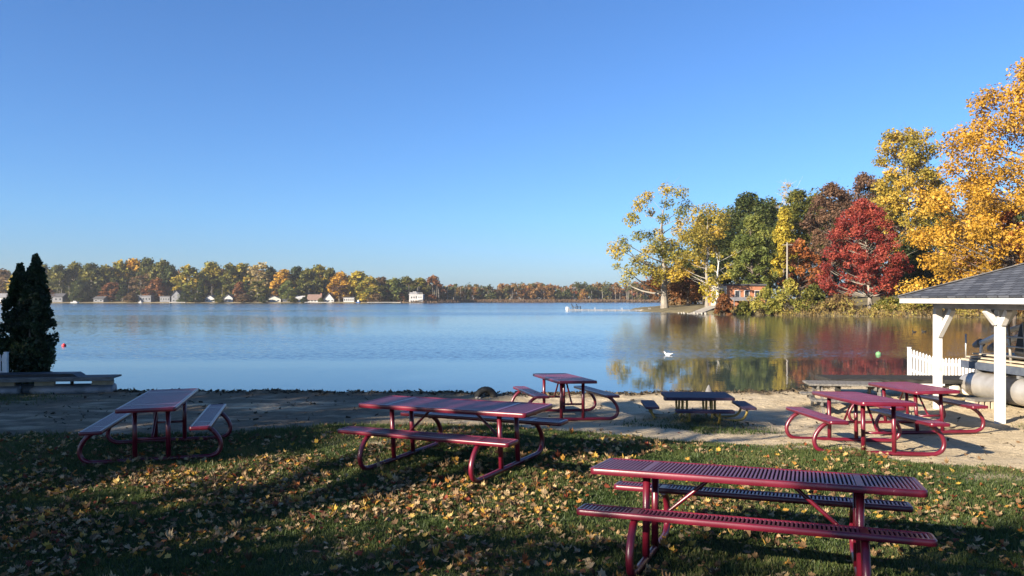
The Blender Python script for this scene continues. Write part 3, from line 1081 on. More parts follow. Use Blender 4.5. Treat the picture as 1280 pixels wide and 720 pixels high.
# half-buried tyre arch
tx, ty = X(607, 18.3), 18.3
tz = float(ground_z(tx, ty))
mb = MB()
pts = []
nA, nB = 26, 10
for i in range(nA):
    an = R(-12 + 204 * i / (nA - 1))
    lug = .006 * (i % 2)
    for k in range(nB):
        b_ = 2 * math.pi * k / nB
        rr = .185 + (.075 + lug) * math.cos(b_)
        pts.append((rr * math.cos(an) * 1.06, .10 * math.sin(b_), rr * math.sin(an)))
mb.add(pts, [(i * nB + k, i * nB + (k + 1) % nB, (i + 1) * nB + (k + 1) % nB, (i + 1) * nB + k) for i in range(nA - 1) for k in range(nB)], True)
o = mb.build('half_buried_tyre', M['tyre'])
o.location = (tx, ty, tz - .005)
o.rotation_euler = (0, 0, R(14))
tag(o, 'old black tyre half buried as an arch at the water line', 'tyre')
for k, (dx, dy, s) in enumerate(((-.19, -.14, .05), (-.12, -.17, .035), (.1, -.2, .03))):
    mb = MB()
    mb.lathe([(.01, -.6 * s), (s * .8, -.4 * s), (s, 0), (s * .7, .45 * s), (.01, .6 * s)], 8)
    o = mb.build('stone', M['concrete'])
    o.location = (tx + dx, ty + dy, float(ground_z(tx + dx, ty + dy)) + s * .3)
    tag(o, ('pale fist-sized stone at the left foot of the tyre arch', 'smaller pale stone just right of the bigger one by the tyre', 'little stone at the right foot of the tyre arch')[k], 'stone')
# pointed stone
mb = MB()
mb.lathe([(.085, -.1), (.09, .02), (.08, .10), (.05, .18), (.012, .25)], 9)
o = mb.build('pointed_stone', M['stone'])
sx = X(886, 18.4)
o.location = (sx, 18.4, float(ground_z(sx, 18.4)) - .0)
tag(o, 'dark pointed stone standing at the water line behind the low table', 'stone')

# ------------------------------------------------------------------ pavilion
pv = thing('pavilion', 'white open pavilion with blue-grey shingled hip roof and bracketed posts', 'pavilion', (0, 0, 0))
ex0, ex1, ey0, ey1 = 8.30, 13.5, 10.3, 17.1
pz0, pz1 = 2.075, 2.215
t = (ex1 - ex0) / 2
rz = pz1 + .38 * t + .012
A, B, Cc, D = (ex0 - .03, ey0 - .03, pz1), (ex1 + .03, ey0 - .03, pz1), (ex1 + .03, ey1 + .03, pz1), (ex0 - .03, ey1 + .03, pz1)
r0, r1 = (ex0 + t, ey0 + t, rz), (ex0 + t, ey1 - t, rz)
me = bpy.data.meshes.new('roof')
vs = [A, B, Cc, D, r0, r1]
fs = [(0, 1, 4), (1, 2, 5, 4), (2, 3, 5), (3, 0, 4, 5)]
me.from_pydata(vs, [], fs)
uv = me.uv_layers.new(name='UVMap')
for p in me.polygons:
    nrm = p.normal
    e = Vector((-nrm.y, nrm.x, 0)).normalized()
    g = nrm.cross(e)
    for li in p.loop_indices:
        co_ = me.vertices[me.loops[li].vertex_index].co
        uv.data[li].uv = (co_.dot(e), co_.dot(g))
me.materials.append(M['shingle'])
ro = bpy.data.objects.new('roof', me)
COL.objects.link(ro)
ro.parent = pv
sm_ = ro.modifiers.new('thick', 'SOLIDIFY')
sm_.thickness = .035
sm_.offset = -1
ridge = MB()
for a_, b_ in (((ex0, ey1, pz1 + .012), r1), ((ex1, ey1, pz1 + .012), r1), ((ex0, ey0, pz1 + .012), r0), (r0, r1)):
    ridge.bar(a_, b_, .22, .02)
ridge.build('ridge_cap', M['roof_dark'], ro)
mb = MB()
mb.box(ex0, ex0 + .03, ey0, ey1, pz0, pz1 - .002)
mb.box(ex1 - .03, ex1, ey0, ey1, pz0, pz1 - .002)
mb.box(ex0 + .032, ex1 - .032, ey0, ey0 + .03, pz0, pz1 - .002)
mb.box(ex0 + .032, ex1 - .032, ey1 - .03, ey1, pz0, pz1 - .002)
mb.build('fascia', M['white_paint'], pv)
MB().box(ex0 + .034, ex1 - .034, ey0 + .034, ey1 - .034, pz0 + .03, pz0 + .05).build('ceiling', M['grey_paint'], pv)
bx0, bx1, by0, by1 = 8.85, 12.95, 10.85, 16.6
mb = MB()
mb.box(bx0 - .06, bx0 + .06, by0 - .06, by1 + .06, 1.965, pz0 + .028)
mb.box(bx1 - .06, bx1 + .06, by0 - .06, by1 + .06, 1.965, pz0 + .028)
mb.box(bx0 + .063, bx1 - .063, by1 - .06, by1 + .06, 1.965, pz0 + .026)
mb.box(bx0 + .063, bx1 - .063, by0 - .06, by0 + .06, 1.965, pz0 + .026)
mb.build('beam', M['grey_paint'], pv)
for (x, y) in ((bx0, 14.48), (bx0, by1), (bx1, by1), (bx1, 14.0), (bx0, by0), (bx1, by0)):
    gz = float(ground_z(x, y)) - .05
    MB().box(x - .068, x + .068, y - .068, y + .068, gz, 1.963).build('post', M['white_paint'], pv, .006)
    dirs = [(0, 1), (0, -1)] if (y == 14.48 or y == 14.0) else ([(0, -1)] if y == by1 else [(0, 1)])
    dirs += [(1, 0), (-1, 0)] if y == 14.48 else [((1, 0) if x == bx0 else (-1, 0))]
    for dx, dy in dirs:
        k = .50 if y == by1 and dy else .19
        mb = MB()
        mb.bar((x + dx * .07, y + dy * .07, 1.96 - k - .06), (x + dx * (.07 + k), y + dy * (.07 + k), 1.955), .10, .10)
        mb.build('brace', M['white_paint'], pv, .003)

# ------------------------------------------------------------------ picket fences
def picket_fence(name, label, pts, tops, h, mat_, pitch=.098, cap_posts=True, group=None):
    root = thing(name, label, 'fence', (pts[0][0], pts[0][1], 0), 0, group)
    o_ = Vector((pts[0][0], pts[0][1], 0))
    pk, rl = MB(), MB()
    for i in range(len(pts) - 1):
        a = Vector((*pts[i], 0)) - o_
        b = Vector((*pts[i + 1], 0)) - o_
        e = (b - a)
        Ld = e.length
        e.normalize()
        nrm = Vector((e.y, -e.x, 0))
        n = int(Ld / pitch)
        for k in range(n):
            t = (k + .5) / n
            p = a + e * (Ld * t)
            zt = tops[i] * (1 - t) + tops[i + 1] * t
            w, th = .070, .018
            base = zt - h
            q = [(-w / 2, base), (w / 2, base), (w / 2, zt - .05), (0, zt), (-w / 2, zt - .05)]
            f0 = [p + e * u - nrm * th / 2 + Vector((0, 0, z)) for u, z in q]
            f1 = [p + e * u + nrm * th / 2 + Vector((0, 0, z)) for u, z in q]
            pk.add(f0 + f1, [(0, 1, 2, 3, 4), (9, 8, 7, 6, 5)] + [(j, 5 + j, 5 + (j + 1) % 5, (j + 1) % 5) for j in range(5)])
        for f in (.22, .74):
            rl.bar(a - nrm * .032 + Vector((0, 0, tops[i] - h * f)), b - nrm * .032 + Vector((0, 0, tops[i + 1] - h * f)), .03, .075)
    pk.build('pickets', mat_, root)
    rl.build('rail', mat_, root)
    for p, z in zip(pts, tops):
        v = Vector((*p, 0)) - o_
        mb = MB()
        mb.box(v.x - .038, v.x + .038, v.y - .012, v.y + .064, z - h - .6, z + .02)
        if cap_posts: mb.box(v.x - .046, v.x + .046, v.y - .02, v.y + .072, z + .021, z + .04)
        mb.build('post', mat_, root)
    return root


def fp(px, d): return (X(px, d), d)


picket_fence('picket_fence', 'white picket fence running down into the lake behind the pavilion post',
             [fp(1137, 23.6), fp(1172, 22.7), fp(1224, 21.6)], [Z(435.5, 23.6), Z(447, 22.7), Z(448.5, 21.6)], .85, M['white_paint'])
picket_fence('picket_fence', 'short end of white picket fence in front of the dark evergreens', [fp(-60, 20.4), fp(7, 20.4)], [Z(442, 20.4), Z(442, 20.4)], .66, M['white_dirty'])

# ------------------------------------------------------------------ pontoon boat
bt = thing('pontoon_boat', 'pontoon boat hauled out on the sand behind the pavilion', 'boat', (10.58, 18.05, 0), R(-88))
g0 = float(ground_z(10.5, 17.4))
cz = .285
for y in (-.35, 1.55):
    mb = MB()
    prof = [(.02, -.62), (.10, -.60), (.19, -.48), (.255, -.25), (.275, .05), (.275, 5.6), (.25, 5.7), (.02, 5.72)]
    mb.lathe(prof, 26, Matrix.Translation((.55, y, cz)) @ Matrix.Rotation(R(90), 4, 'Y'))
    pt = mb.build('pontoon', M['alu'], bt)
    MB().lathe([(.281, .98), (.283, 1.0), (.283, 1.4), (.281, 1.42)], 26, Matrix.Translation((.55, y, cz)) @ Matrix.Rotation(R(90), 4, 'Y')).build('strap', M['black'], pt)
mb = MB()
for k in range(8): mb.box(.5 + k * .7, .58 + k * .7, -.45, 1.65, cz + .262, cz + .325)
mb.build('cross_beam', M['alu_dull'], bt)
MB().box(.05, 6.2, -.42, 1.62, cz + .33, cz + .475).build('deck', M['navy'], bt, .01)
mb = MB()
mb.box(.02, 6.22, -.46, -.423, cz + .34, cz + .50)
mb.box(.02, 6.22, 1.623, 1.66, cz + .34, cz + .50)
mb.build('deck_edge', M['navy'], bt)
dk = cz + .475
mb = MB()
mb.box(.0, 2.1, -.44, .1, dk + .03, dk + .07)
mb.box(.1, 3.2, -.40, .4, dk + .10, dk + .13)
mb.box(-.1, 1.2, .2, 1.5, dk + .14, dk + .18)
mb.box(.2, 2.2, -.3, .1, dk + .17, dk + .20)
mb.build('plank_stack', M['tan_wood'], bt)
rl = MB()
for x in (.12, 1.3, 2.5, 3.7, 5.0, 6.1):
    for y in (-.40, 1.60): rl.tube([(x, y, dk), (x, y, dk + .62)], .018, 8)
for y in (-.40, 1.60):
    for z in (.22, .42, .62): rl.tube([(1.3, y, dk + z), (6.1, y, dk + z)], .018, 8)
rl.build('railing', M['alu'], bt)
for y in (-.40, 1.60):
    MB().box(2.55, 6.05, y - .008, y + .008, dk + .06, dk + .58).build('side_panel', M['navy'], bt)
for k, (x, y) in enumerate(((1.75, -.1), (2.5, 1.2), (4.2, -.1))):
    mb = MB()
    mb.box(x, x + .55, y, y + .55, dk + .2, dk + .48)
    s_ = mb.build('seat', M['cream'], bt, .04)
    MB().box(x + .48, x + .62, y + .01, y + .54, dk + .44, dk + .98).build('backrest', M['cream'], s_, .05)
mb = MB()
mb.box(1.35, 1.7, .55, 1.05, dk, dk + .78)
mb.build('console', M['alu_dull'], bt, .05)
bm = MB()
bm.tube([(.12, -.15, Z(431, 17.9)), (1.3, -.2, Z(413, 16.7)), (2.6, -.2, Z(398, 15.5))], [.05, .06, .05], 10)
bm.tube([(.35, .05, Z(435, 17.7)), (1.6, 0, Z(416, 16.5)), (2.8, 0, Z(401, 15.3))], [.06, .06, .05], 10)
bp_ = bm.build('canopy_pole', M['white_dirty'], bt)
mb = MB()
mb.tube([(.05, -.15, Z(432, 17.9)), (.28, -.155, Z(428.5, 17.8))], [.06, .10], 10)
mb.tube([(.28, .05, Z(436, 17.7)), (.52, .045, Z(432.5, 17.6))], [.07, .11], 10)
mb.build('pole_end', M['alu_dull'], bp_)
MB().tube([(.30, -.16, dk), (.30, -.16, Z(428, 17.7))], .035, 10).build('support_post', M['white_dirty'], bt)
cv = MB()
cv.add([(1.55, -.30, 1.0), (4.6, -.30, .9), (4.6, 1.3, .9), (1.55, 1.3, 1.0), (1.75, -.30, 1.68), (4.6, -.30, 1.74), (4.6, 1.3, 1.74), (1.75, 1.3, 1.68)],
       [(0, 3, 2, 1), (4, 5, 6, 7), (0, 1, 5, 4), (1, 2, 6, 5), (2, 3, 7, 6), (3, 0, 4, 7)])
cv.build('cover', M['black'], bt, .06)
fr = MB()
for x in (1.25, 1.62, 2.1):
    fr.tube([(x, -.37, dk + .0), (x - .12, -.36, 1.70)], .028, 8)
fr.build('canopy_frame', M['alu'], bt)
for x in (1.0, 3.6, 5.6):
    zb = float(ground_z(10.9, 18 - x))
    MB().box(x, x + .2, -.5, 1.7, zb - .08, cz - .262).build('support_block', M['dark_wood'], bt)

cr = thing('wooden_crate', 'small slatted wooden block on the sand under the boat nose', 'crate', (X(1228, 16.4), 16.4, float(ground_z(X(1228, 16.4), 16.4)) - .02), R(5))
mb = MB()
mb.box(-.27, .27, -.16, .16, .17, .215)
mb.build('top_board', M['grey_wood'], cr, .004)
mb = MB()
for x in (-.235, -.11, .015, .14, .235): mb.box(x - .04, x + .04, -.15, .15, 0, .168)
mb.build('slat', M['tan_wood'], cr, .004)

# ------------------------------------------------------------------ things on the water
for nm, lab, px, py, d, mm, r_ in (('red_buoy', 'round red buoy afloat off the dark evergreens', 80, 430, 42, 'red_buoy', .11), ('green_buoy', 'green ball buoy afloat in front of the red maple reflection', 1098, 441, 35, 'green_buoy', .12)):
    b_ = thing(nm, lab, 'buoy', (X(px, (EYE - LAKE) * F / (py + 2.5 - HOR)), (EYE - LAKE) * F / (py + 2.5 - HOR), LAKE))
    MB().lathe([(.01, -r_ * .6), (r_ * .8, -r_ * .35), (r_, r_ * .25), (r_ * .85, r_ * .75), (r_ * .4, r_ * 1.1), (.01, r_ * 1.18)], 16).build('float', M[mm], b_)
    MB().tube([(0, 0, r_ * 1.1), (0, 0, r_ * 1.45)], .014, 8).build('eye_ring', M['alu_dull'], b_)


def water_bird(name, label, px, py, s, body_m, rot, group=None, head_m=None, neck=.55):
    d = (EYE - LAKE) * F / (py - HOR)
    root = thing(name, label, 'bird', (X(px, d), d, LAKE), rot, group)
    mb = MB()
    prof = [(-.52, .24, .02, .01), (-.44, .20, .07, .05), (-.3, .13, .13, .11), (-.05, .08, .17, .15), (.18, .08, .16, .15), (.34, .13, .11, .12), (.42, .20, .075, .08),
            (.44, .20 + neck * .30, .055, .055), (.45, .2 + neck * .55, .05, .05), (.50, .2 + neck * .72, .062, .058), (.58, .2 + neck * .70, .045, .04), (.63, .2 + neck * .66, .02, .02)]
    n = 12
    vs, fs = [], []
    for i, (x, z, w, h) in enumerate(prof):
        horiz = i < 6 or i > 9
        for k in range(n):
            a_ = 2 * math.pi * k / n
            if horiz: vs.append((x * s, w * math.cos(a_) * s, (z + h * math.sin(a_)) * s))
            else: vs.append(((x - h * math.sin(a_) * .9) * s, w * math.cos(a_) * s, (z + h * math.sin(a_) * .25) * s))
    for i in range(len(prof) - 1):
        for k in range(n): fs.append((i * n + k, i * n + (k + 1) % n, (i + 1) * n + (k + 1) % n, (i + 1) * n + k))
    fs += [tuple(reversed(range(n))), tuple((len(prof) - 1) * n + k for k in range(n))]
    mb.add(vs, fs, True)
    mb.build('body', M[body_m], root)
    MB().lathe([(.028 * s, 0), (.02 * s, .06 * s), (.005 * s, .11 * s)], 8, Matrix.Translation((.61 * s, 0, (.2 + neck * .66) * s)) @ Matrix.Rotation(R(100), 4, 'Y')).build('bill', M['orange_bill'], root)
    for e in (-1, 1):
        mb = MB()
        mb.lathe([(.01 * s, -.34 * s), (.05 * s, -.2 * s), (.075 * s, 0), (.05 * s, .2 * s), (.01 * s, .26 * s)], 8, Matrix.Translation((-.05 * s, e * .15 * s, .17 * s)) @ Matrix.Rotation(R(83), 4, 'Y'))
        mb.build('wing', M[head_m or body_m], root)
    return root


water_bird('white_duck', 'white duck swimming alone on the calm water', 836, 444, .36, 'white_feather', R(170), neck=.28)
water_bird('dark_duck', 'dark duck swimming off the far bank, left one of the pair', 1143, 415.6, .42, 'dark_feather', R(200), 'ducks on the lake')
water_bird('dark_duck', 'dark duck swimming off the far bank, right one of the pair', 1155, 415.2, .42, 'dark_feather', R(190), 'ducks on the lake')

# white floating dock off the point
fd = thing('floating_dock', 'long white dock reaching into the lake from the tip of the point', 'dock', (0, 0, LAKE))
p0, p1 = Vector((X(711, 168), 168, 0)), Vector((X(812, 160), 160, 0))
e = (p1 - p0)
nseg = 6
for k in range(nseg):
    a_ = p0 + e * (k / nseg)
    b_ = p0 + e * ((k + .985) / nseg)
    mb = MB()
    mb.bar(a_ + Vector((0, 0, .30)), b_ + Vector((0, 0, .30)), 1.5, .10)
    mb.bar(a_ + Vector((0, -.7, .18)), b_ + Vector((0, -.7, .18)), .08, .14)
    mb.build('deck_section', M['siding_grey_shade'], fd)
mb = MB()
for k in range(0, 13):
    q = p0 + e * (k / 12)
    for s in (-.78, .78): mb.tube([(q.x, q.y + s, -2), (q.x, q.y + s, .42 if k % 4 else .75)], .04, 6)
mb.build('dock_post', M['grey_paint'], fd)
mb = MB()
mb.box(p0.x - .6, p0.x - .2, p0.y - .9, p0.y + .9, .1, .85)
mb.build('end_board', M['white_dirty'], fd)


def beach_chair(x, y, z, rz, label):
    root = thing('deck_chair', label, 'chair', (x, y, z), rz, 'black chairs on the dock')
    MB().box(-.3, .3, -.3, .35, .36, .42).build('seat', M['black'], root)
    MB().bar((0, .3, .38), (0, .62, 1.15), .6, .06).build('backrest', M['black'], root)
    for sx in (-.3, .3):
        MB().box(sx - .04, sx + .04, -.4, .45, .58, .63).build('armrest', M['black'], root)
        for sy in (-.3, .3): MB().box(sx - .035, sx + .035, sy - .035, sy + .035, 0, .579).build('leg', M['black'], root)


q = p0 + e * .10
beach_chair(q.x - .45, q.y, LAKE + .353, R(70), 'black reclining chair on the white dock, the one nearer its outer end')
beach_chair(q.x + .55, q.y + .1, LAKE + .353, R(95), 'black reclining chair on the white dock, the one nearer the land')

# ------------------------------------------------------------------ turf blades and fallen leaves
def visible_pts(n, y0, y1, seed):
    r = np.random.default_rng(seed)
    y = np.sqrt(r.random(n) * (y1 ** 2 - y0 ** 2) + y0 ** 2)
    x = (r.random(n) * 2 - 1) * (.655 * y + 2.6)
    return x, y, r


def build_grass():
    x, y, r = visible_pts(760000, 4.6, 13.6, 101)
    # thinner with distance
    keep = r.random(len(x)) < np.clip(1.25 - (y - 6) * .085, .35, 1)
    x, y = x[keep], y[keep]
    g = grass_cover(x, y)
    clump = .45 + .75 * fbm(x * 5, y * 5, 77)
    keep = r.random(len(x)) < g * clump
    x, y, g = x[keep], y[keep], g[keep]
    ex, ey, _ = visible_pts(75000, 13.0, 18.6, 102)
    ge = grass_cover(ex, ey)
    ke = r.random(len(ex)) < ge * .85
    x, y = np.concatenate([x, ex[ke]]), np.concatenate([y, ey[ke]])
    n = len(x)
    z = ground_z(x, y)
    edge = 1 + 1.1 * (r.random(n) < .05)
    h = r.uniform(.014, .038, n) * (.7 + .7 * fbm(x * 2, y * 2, 78)) * edge * np.where(y > 12.8, 1.5, 1)
    w = r.uniform(.0035, .0075, n) * (1 + (y - 6) * .07)
    an = r.uniform(0, 2 * np.pi, n)
    ln = r.uniform(.1, .95, n) * h
    la = r.uniform(0, 2 * np.pi, n)
    dx, dy = np.cos(an) * w, np.sin(an) * w
    p0 = np.stack([x - dx, y - dy, z - .006], -1)
    p1 = np.stack([x + dx, y + dy, z - .006], -1)
    p2 = np.stack([x + np.cos(la) * ln, y + np.sin(la) * ln, z + h], -1)
    V = np.stack([p0, p1, p2], 1).reshape(-1, 3)
    tn = np.clip(r.random(n) * .6 + (fbm(x * 1.2, y * 1.2, 79) - .3) * .8, 0, 1)
    gm = leafmat('grass_blade', [(0, (.024, .045, .012)), (.45, (.058, .090, .023)), (.8, (.12, .125, .042)), (1, (.21, .17, .085))], .3, .5)
    o = np_mesh('grass', V, 3, gm, attrs={'tint': ('FACE', tn)})
    tag(o, 'short mown green grass covering the foreground bank', 'grass', kind='stuff')


build_grass()


def build_leaves():
    x, y, r = visible_pts(60000, 4.6, 13.3, 201)
    g = grass_cover(x, y)
    den = np.interp(x, [-8, -4, -1, 1.2, 3, 5, 7], [.75, .95, 1.0, .7, .42, .36, .30])
    den = den * np.interp(y, [5.7, 8, 10.5, 11.6, 13], [1, 1, .8, .35, .12])
    cl = sstep(.34, .66, .65 * fbm(x * 1.1, y * 1.1, 203) + .35 * fbm(x * 4, y * 4, 204)) * 1.2 + .10
    keep = r.random(len(x)) < np.clip(g + .05, 0, 1) * den * cl * .80
    x, y = x[keep], y[keep]
    n = len(x)
    z = ground_z(x, y) + r.uniform(.018, .05, n)
    out = []
    ang = np.linspace(-90, 270, 16, endpoint=False)
    rad = np.array([.34, .62, .80, .58, .92, .62, .84, .66, 1.0, .66, .84, .62, .92, .58, .80, .62])
    ca = np.cos(np.radians(ang)) * rad
    sa = np.sin(np.radians(ang)) * rad
    m = len(ang)
    s = .017 + .031 * r.random(n) ** 1.4
    rz_ = r.uniform(0, 2 * np.pi, n)
    tx_, ty_ = r.normal(0, .28, n), r.normal(0, .28, n)
    cup, fold = r.normal(.25, .9, n), r.normal(0, .8, n)
    lx = ca[None] * s[:, None]
    ly = sa[None] * s[:, None]
    rr = rad[None] ** 2
    lz = (cup[:, None] * rr + fold[:, None] * np.abs(ca)[None]) * s[:, None] * .8
    c, si = np.cos(rz_)[:, None], np.sin(rz_)[:, None]
    wx_ = lx * c - ly * si
    wy_ = lx * si + ly * c
    wz_ = lz + wx_ * tx_[:, None] + wy_ * ty_[:, None]
    rim = np.stack([wx_ + x[:, None], wy_ + y[:, None], wz_ + z[:, None]], -1)
    ctr = np.stack([x, y, z], -1)[:, None]
    V = np.concatenate([ctr, rim], 1).reshape(-1, 3)
    base = (np.arange(n) * (m + 1))[:, None]
    k = np.arange(m)
    fc = np.stack([np.broadcast_to(base, (n, m)), base + 1 + k, base + 1 + (k + 1) % m], -1).reshape(-1, 3)
    tn = np.repeat(r.random(n), m)
    m_ = leafmat('fallen_leaf', [(0, (.07, .04, .02)), (.28, (.16, .095, .045)), (.5, (.30, .20, .10)), (.68, (.40, .30, .17)), (.80, (.46, .30, .05)), (.9, (.34, .14, .03)), (.97, (.18, .04, .02))], .22, .7)
    o = np_mesh('fallen_leaves', V, 3, m_, attrs={'tint': ('FACE', tn)}, faces=fc)
    tag(o, 'fallen maple leaves in tan, yellow and rust strewn over the grass', 'leaf litter', kind='stuff')


build_leaves()


def build_wrack():
    r = np.random.default_rng(301)
    n = 5200
    x = r.uniform(-13, 14, n)
    t = r.normal(-.22, .16, n)
    ys = shore_y(x) + (fbm(x * .7, x * 0 + 3.3, 21) - .5) * .7
    y = ys + t
    keep = r.random(n) < np.clip(.25 + fbm(x * 1.5, y, 302), 0, 1)
    # crumbs of bark and weed on the open sand as well
    x2, y2, _ = visible_pts(2600, 11.5, 18.6, 303)
    k2 = r.random(len(x2)) < (1 - grass_cover(x2, y2)) * sstep(.35, .7, fbm(x2 * 1.5, y2 * 1.5, 304)) * np.where(x2 < .5, 1, .35)
    x, y = np.concatenate([x[keep], x2[k2]]), np.concatenate([y[keep], y2[k2]])
    z = ground_z(x, y)
    n = len(x)
    Ls = r.uniform(.01, .05, n)
    w = r.uniform(.004, .012, n)
    an = r.normal(0, .7, n)
    hh = r.uniform(.004, .045, n) * (r.random(n) < .6) + .005
    u = np.stack([np.cos(an) * Ls, np.sin(an) * Ls, r.normal(0, .015, n)], -1)
    v = np.stack([-np.sin(an) * w, np.cos(an) * w, r.normal(0, .01, n)], -1)
    c = np.stack([x, y, z + hh * .6], -1)
    V = np.stack([c - u - v, c + u - v, c + u + v, c - u + v], 1).reshape(-1, 3)
    o = np_mesh('shore_debris', V, 4, leafmat('weed_scraps', [(0, (.015, .012, .008)), (.6, (.05, .04, .025)), (1, (.16, .12, .07))], .1, .9), attrs={'tint': ('FACE', r.random(n))})
    tag(o, 'dark scraps of weed and bark along the water line', 'debris', kind='stuff')


build_wrack()

# ------------------------------------------------------------------ evergreens at the left edge
def arborvitae(label, px, d, top_py, base_py, halfw, seed, lean=0):
    bz = float(ground_z(X(px, d), d)) - .05
    H = Z(top_py, d) - bz
    rx = halfw / F * d
    root = thing('arborvitae', label, 'evergreen', (X(px, d), d, bz), 0, 'dark evergreens at the water edge')
    r = random.Random(seed)
    bl, rad = [], []
    for k in range(260):
        t = r.random() ** .85
        prof = rx * (min(1, .30 + t * 2.8) if t < .25 else (1 - ((t - .25) / .75) ** 2.1)) * (1 + r.uniform(-.32, .32))
        an = r.uniform(0, 6.283)
        q = r.random() ** .4
        bl.append((prof * q * math.cos(an) + lean * H * t, prof * q * math.sin(an), H * (.10 + .90 * t)))
        rad.append(.17 * r.uniform(.5, 1.4) * (1 - .6 * t))
    tm = MB()
    for k in range(4):
        an = k * 1.6 + .4
        limb(tm, (math.cos(an) * .08, math.sin(an) * .08, -.1), (math.cos(an) * rx * .45 + lean * H * .4, math.sin(an) * rx * .45, H * (.45 + .1 * k)), .045, .015, 6, 5, .05, r)
    tm.build('trunk', M['bark_grey'], root)
    V, tn = leaf_quads(bl, rad, [85] * len(bl), .085, up=-.1, seed=seed, flat=1.5)
    np_mesh('crown', V, 4, L['arbor'], root, attrs={'tint': ('FACE', tn)})


arborvitae('dark green arborvitae with the tallest pointed tip, right of its pair', 45, 21.2, 322, 468, 19, 3)
arborvitae('dark green arborvitae with a broader, lower tip, crowding its taller twin', 25, 21.5, 334, 468, 24, 4)
arborvitae('dark arborvitae cut off by the edge of the picture', -28, 21.4, 345, 468, 26, 6)

# ------------------------------------------------------------------ houses
def house(name, label, cat, x, y, z, w, dp, h, wall, roof, style='gable_front', rise=2.2, windows=(), door=None, rz=0.0, chimney=None, group=None, over=.45, deck=None):
    root = thing(name, label, cat, (x, y, z), rz, group)
    mb = MB()
    mb.box(-w / 2, w / 2, 0, dp, -.6, h)
    if style == 'gable_front':
        mb.add([(-w / 2, 0, h), (w / 2, 0, h), (0, 0, h + rise), (-w / 2, dp, h), (w / 2, dp, h), (0, dp, h + rise)], [(0, 1, 2), (5, 4, 3)])
    if style == 'gable_side':
        mb.add([(-w / 2, 0, h), (-w / 2, dp, h), (-w / 2, dp / 2, h + rise), (w / 2, 0, h), (w / 2, dp, h), (w / 2, dp / 2, h + rise)], [(0, 2, 1), (3, 4, 5)])
    mb.build('wall', M[wall], root)
    rb = MB()
    th = .16
    if style == 'gable_front':
        for s in (-1, 1):
            ed = Vector((s * (w / 2 + over), 0, h - over * rise / (w / 2)))
            pk = Vector((0, 0, h + rise))
            vs = [Vector((p.x, yy, p.z + dz)) for dz in (.02, th) for p in (ed, pk) for yy in (-over, dp + over)]
            rb.add(vs, [(0, 1, 3, 2), (4, 6, 7, 5), (0, 4, 5, 1), (2, 3, 7, 6), (0, 2, 6, 4), (1, 5, 7, 3)])
    elif style == 'gable_side':
        for s in (0, 1):
            yo = -over if s == 0 else dp + over
            ed = Vector((0, yo, h - over * rise / (dp / 2)))
            pk = Vector((0, dp / 2, h + rise))
            vs = [Vector((xx, p.y, p.z + dz)) for dz in (.02, th) for p in (ed, pk) for xx in (-w / 2 - over, w / 2 + over)]
            rb.add(vs, [(0, 1, 3, 2), (4, 6, 7, 5), (0, 4, 5, 1), (2, 3, 7, 6), (0, 2, 6, 4), (1, 5, 7, 3)])
    elif style == 'hip':
        a = min(w, dp) / 2
        o_ = over
        vs = [(-w / 2 - o_, -o_, h), (w / 2 + o_, -o_, h), (w / 2 + o_, dp + o_, h), (-w / 2 - o_, dp + o_, h), (-w / 2 + a, dp / 2, h + rise), (w / 2 - a, dp / 2, h + rise)]
        rb.add(vs, [(0, 1, 5, 4), (1, 2, 5), (2, 3, 4, 5), (3, 0, 4), (3, 2, 1, 0)])
    else:
        rb.box(-w / 2 - over, w / 2 + over, -over, dp + over, h + .01, h + .3)
    ro_ = rb.build('roof', M[roof], root)
    if chimney is not None:
        MB().box(chimney - .4, chimney + .4, dp * .4, dp * .4 + .7, h + rise * .3, h + rise + 1.0).build('chimney', M['red_brick'], ro_)
    for (wx_, wz_, ww, wh) in windows:
        fr = MB()
        t = .09
        fr.box(wx_ - ww / 2 - t, wx_ - ww / 2, -.06, -.003, wz_ - t, wz_ + wh + t)
        fr.box(wx_ + ww / 2, wx_ + ww / 2 + t, -.06, -.003, wz_ - t, wz_ + wh + t)
        fr.box(wx_ - ww / 2, wx_ + ww / 2, -.06, -.003, wz_ - t, wz_)
        fr.box(wx_ - ww / 2, wx_ + ww / 2, -.06, -.003, wz_ + wh, wz_ + wh + t)
        f = fr.build('window', M['white_paint'] if wall not in ('siding_dark',) else M['grey_paint'], root)
        MB().box(wx_ - ww / 2, wx_ + ww / 2, -.03, -.004, wz_, wz_ + wh).build('pane', M['glass'], f)
    if door is not None:
        MB().box(door - .5, door + .5, -.05, -.004, 0, 2.1).build('door', M['siding_dark'], root)
    if deck is not None:
        a, b_, hh, dd = deck
        db = MB()
        db.box(a, b_, -dd, -.07, hh - .2, hh)
        k = a
        while k <= b_ + .01:
            db.box(k - .07, k + .07, -dd, -dd + .14, -.6, hh - .201)
            k += (b_ - a) / 4
        dk_ = db.build('deck', M['white_dirty'], root)
        rl_ = MB()
        rl_.box(a, b_, -dd + .02, -dd + .1, hh + .9, hh + 1.0)
        k = a
        while k <= b_ + .01:
            rl_.box(k - .04, k + .04, -dd + .02, -dd + .1, hh + .001, hh + .899)
            k += (b_ - a) / 10
        rl_.build('railing', M['white_paint'], dk_)
    return root


FG = 'houses on the far shore'


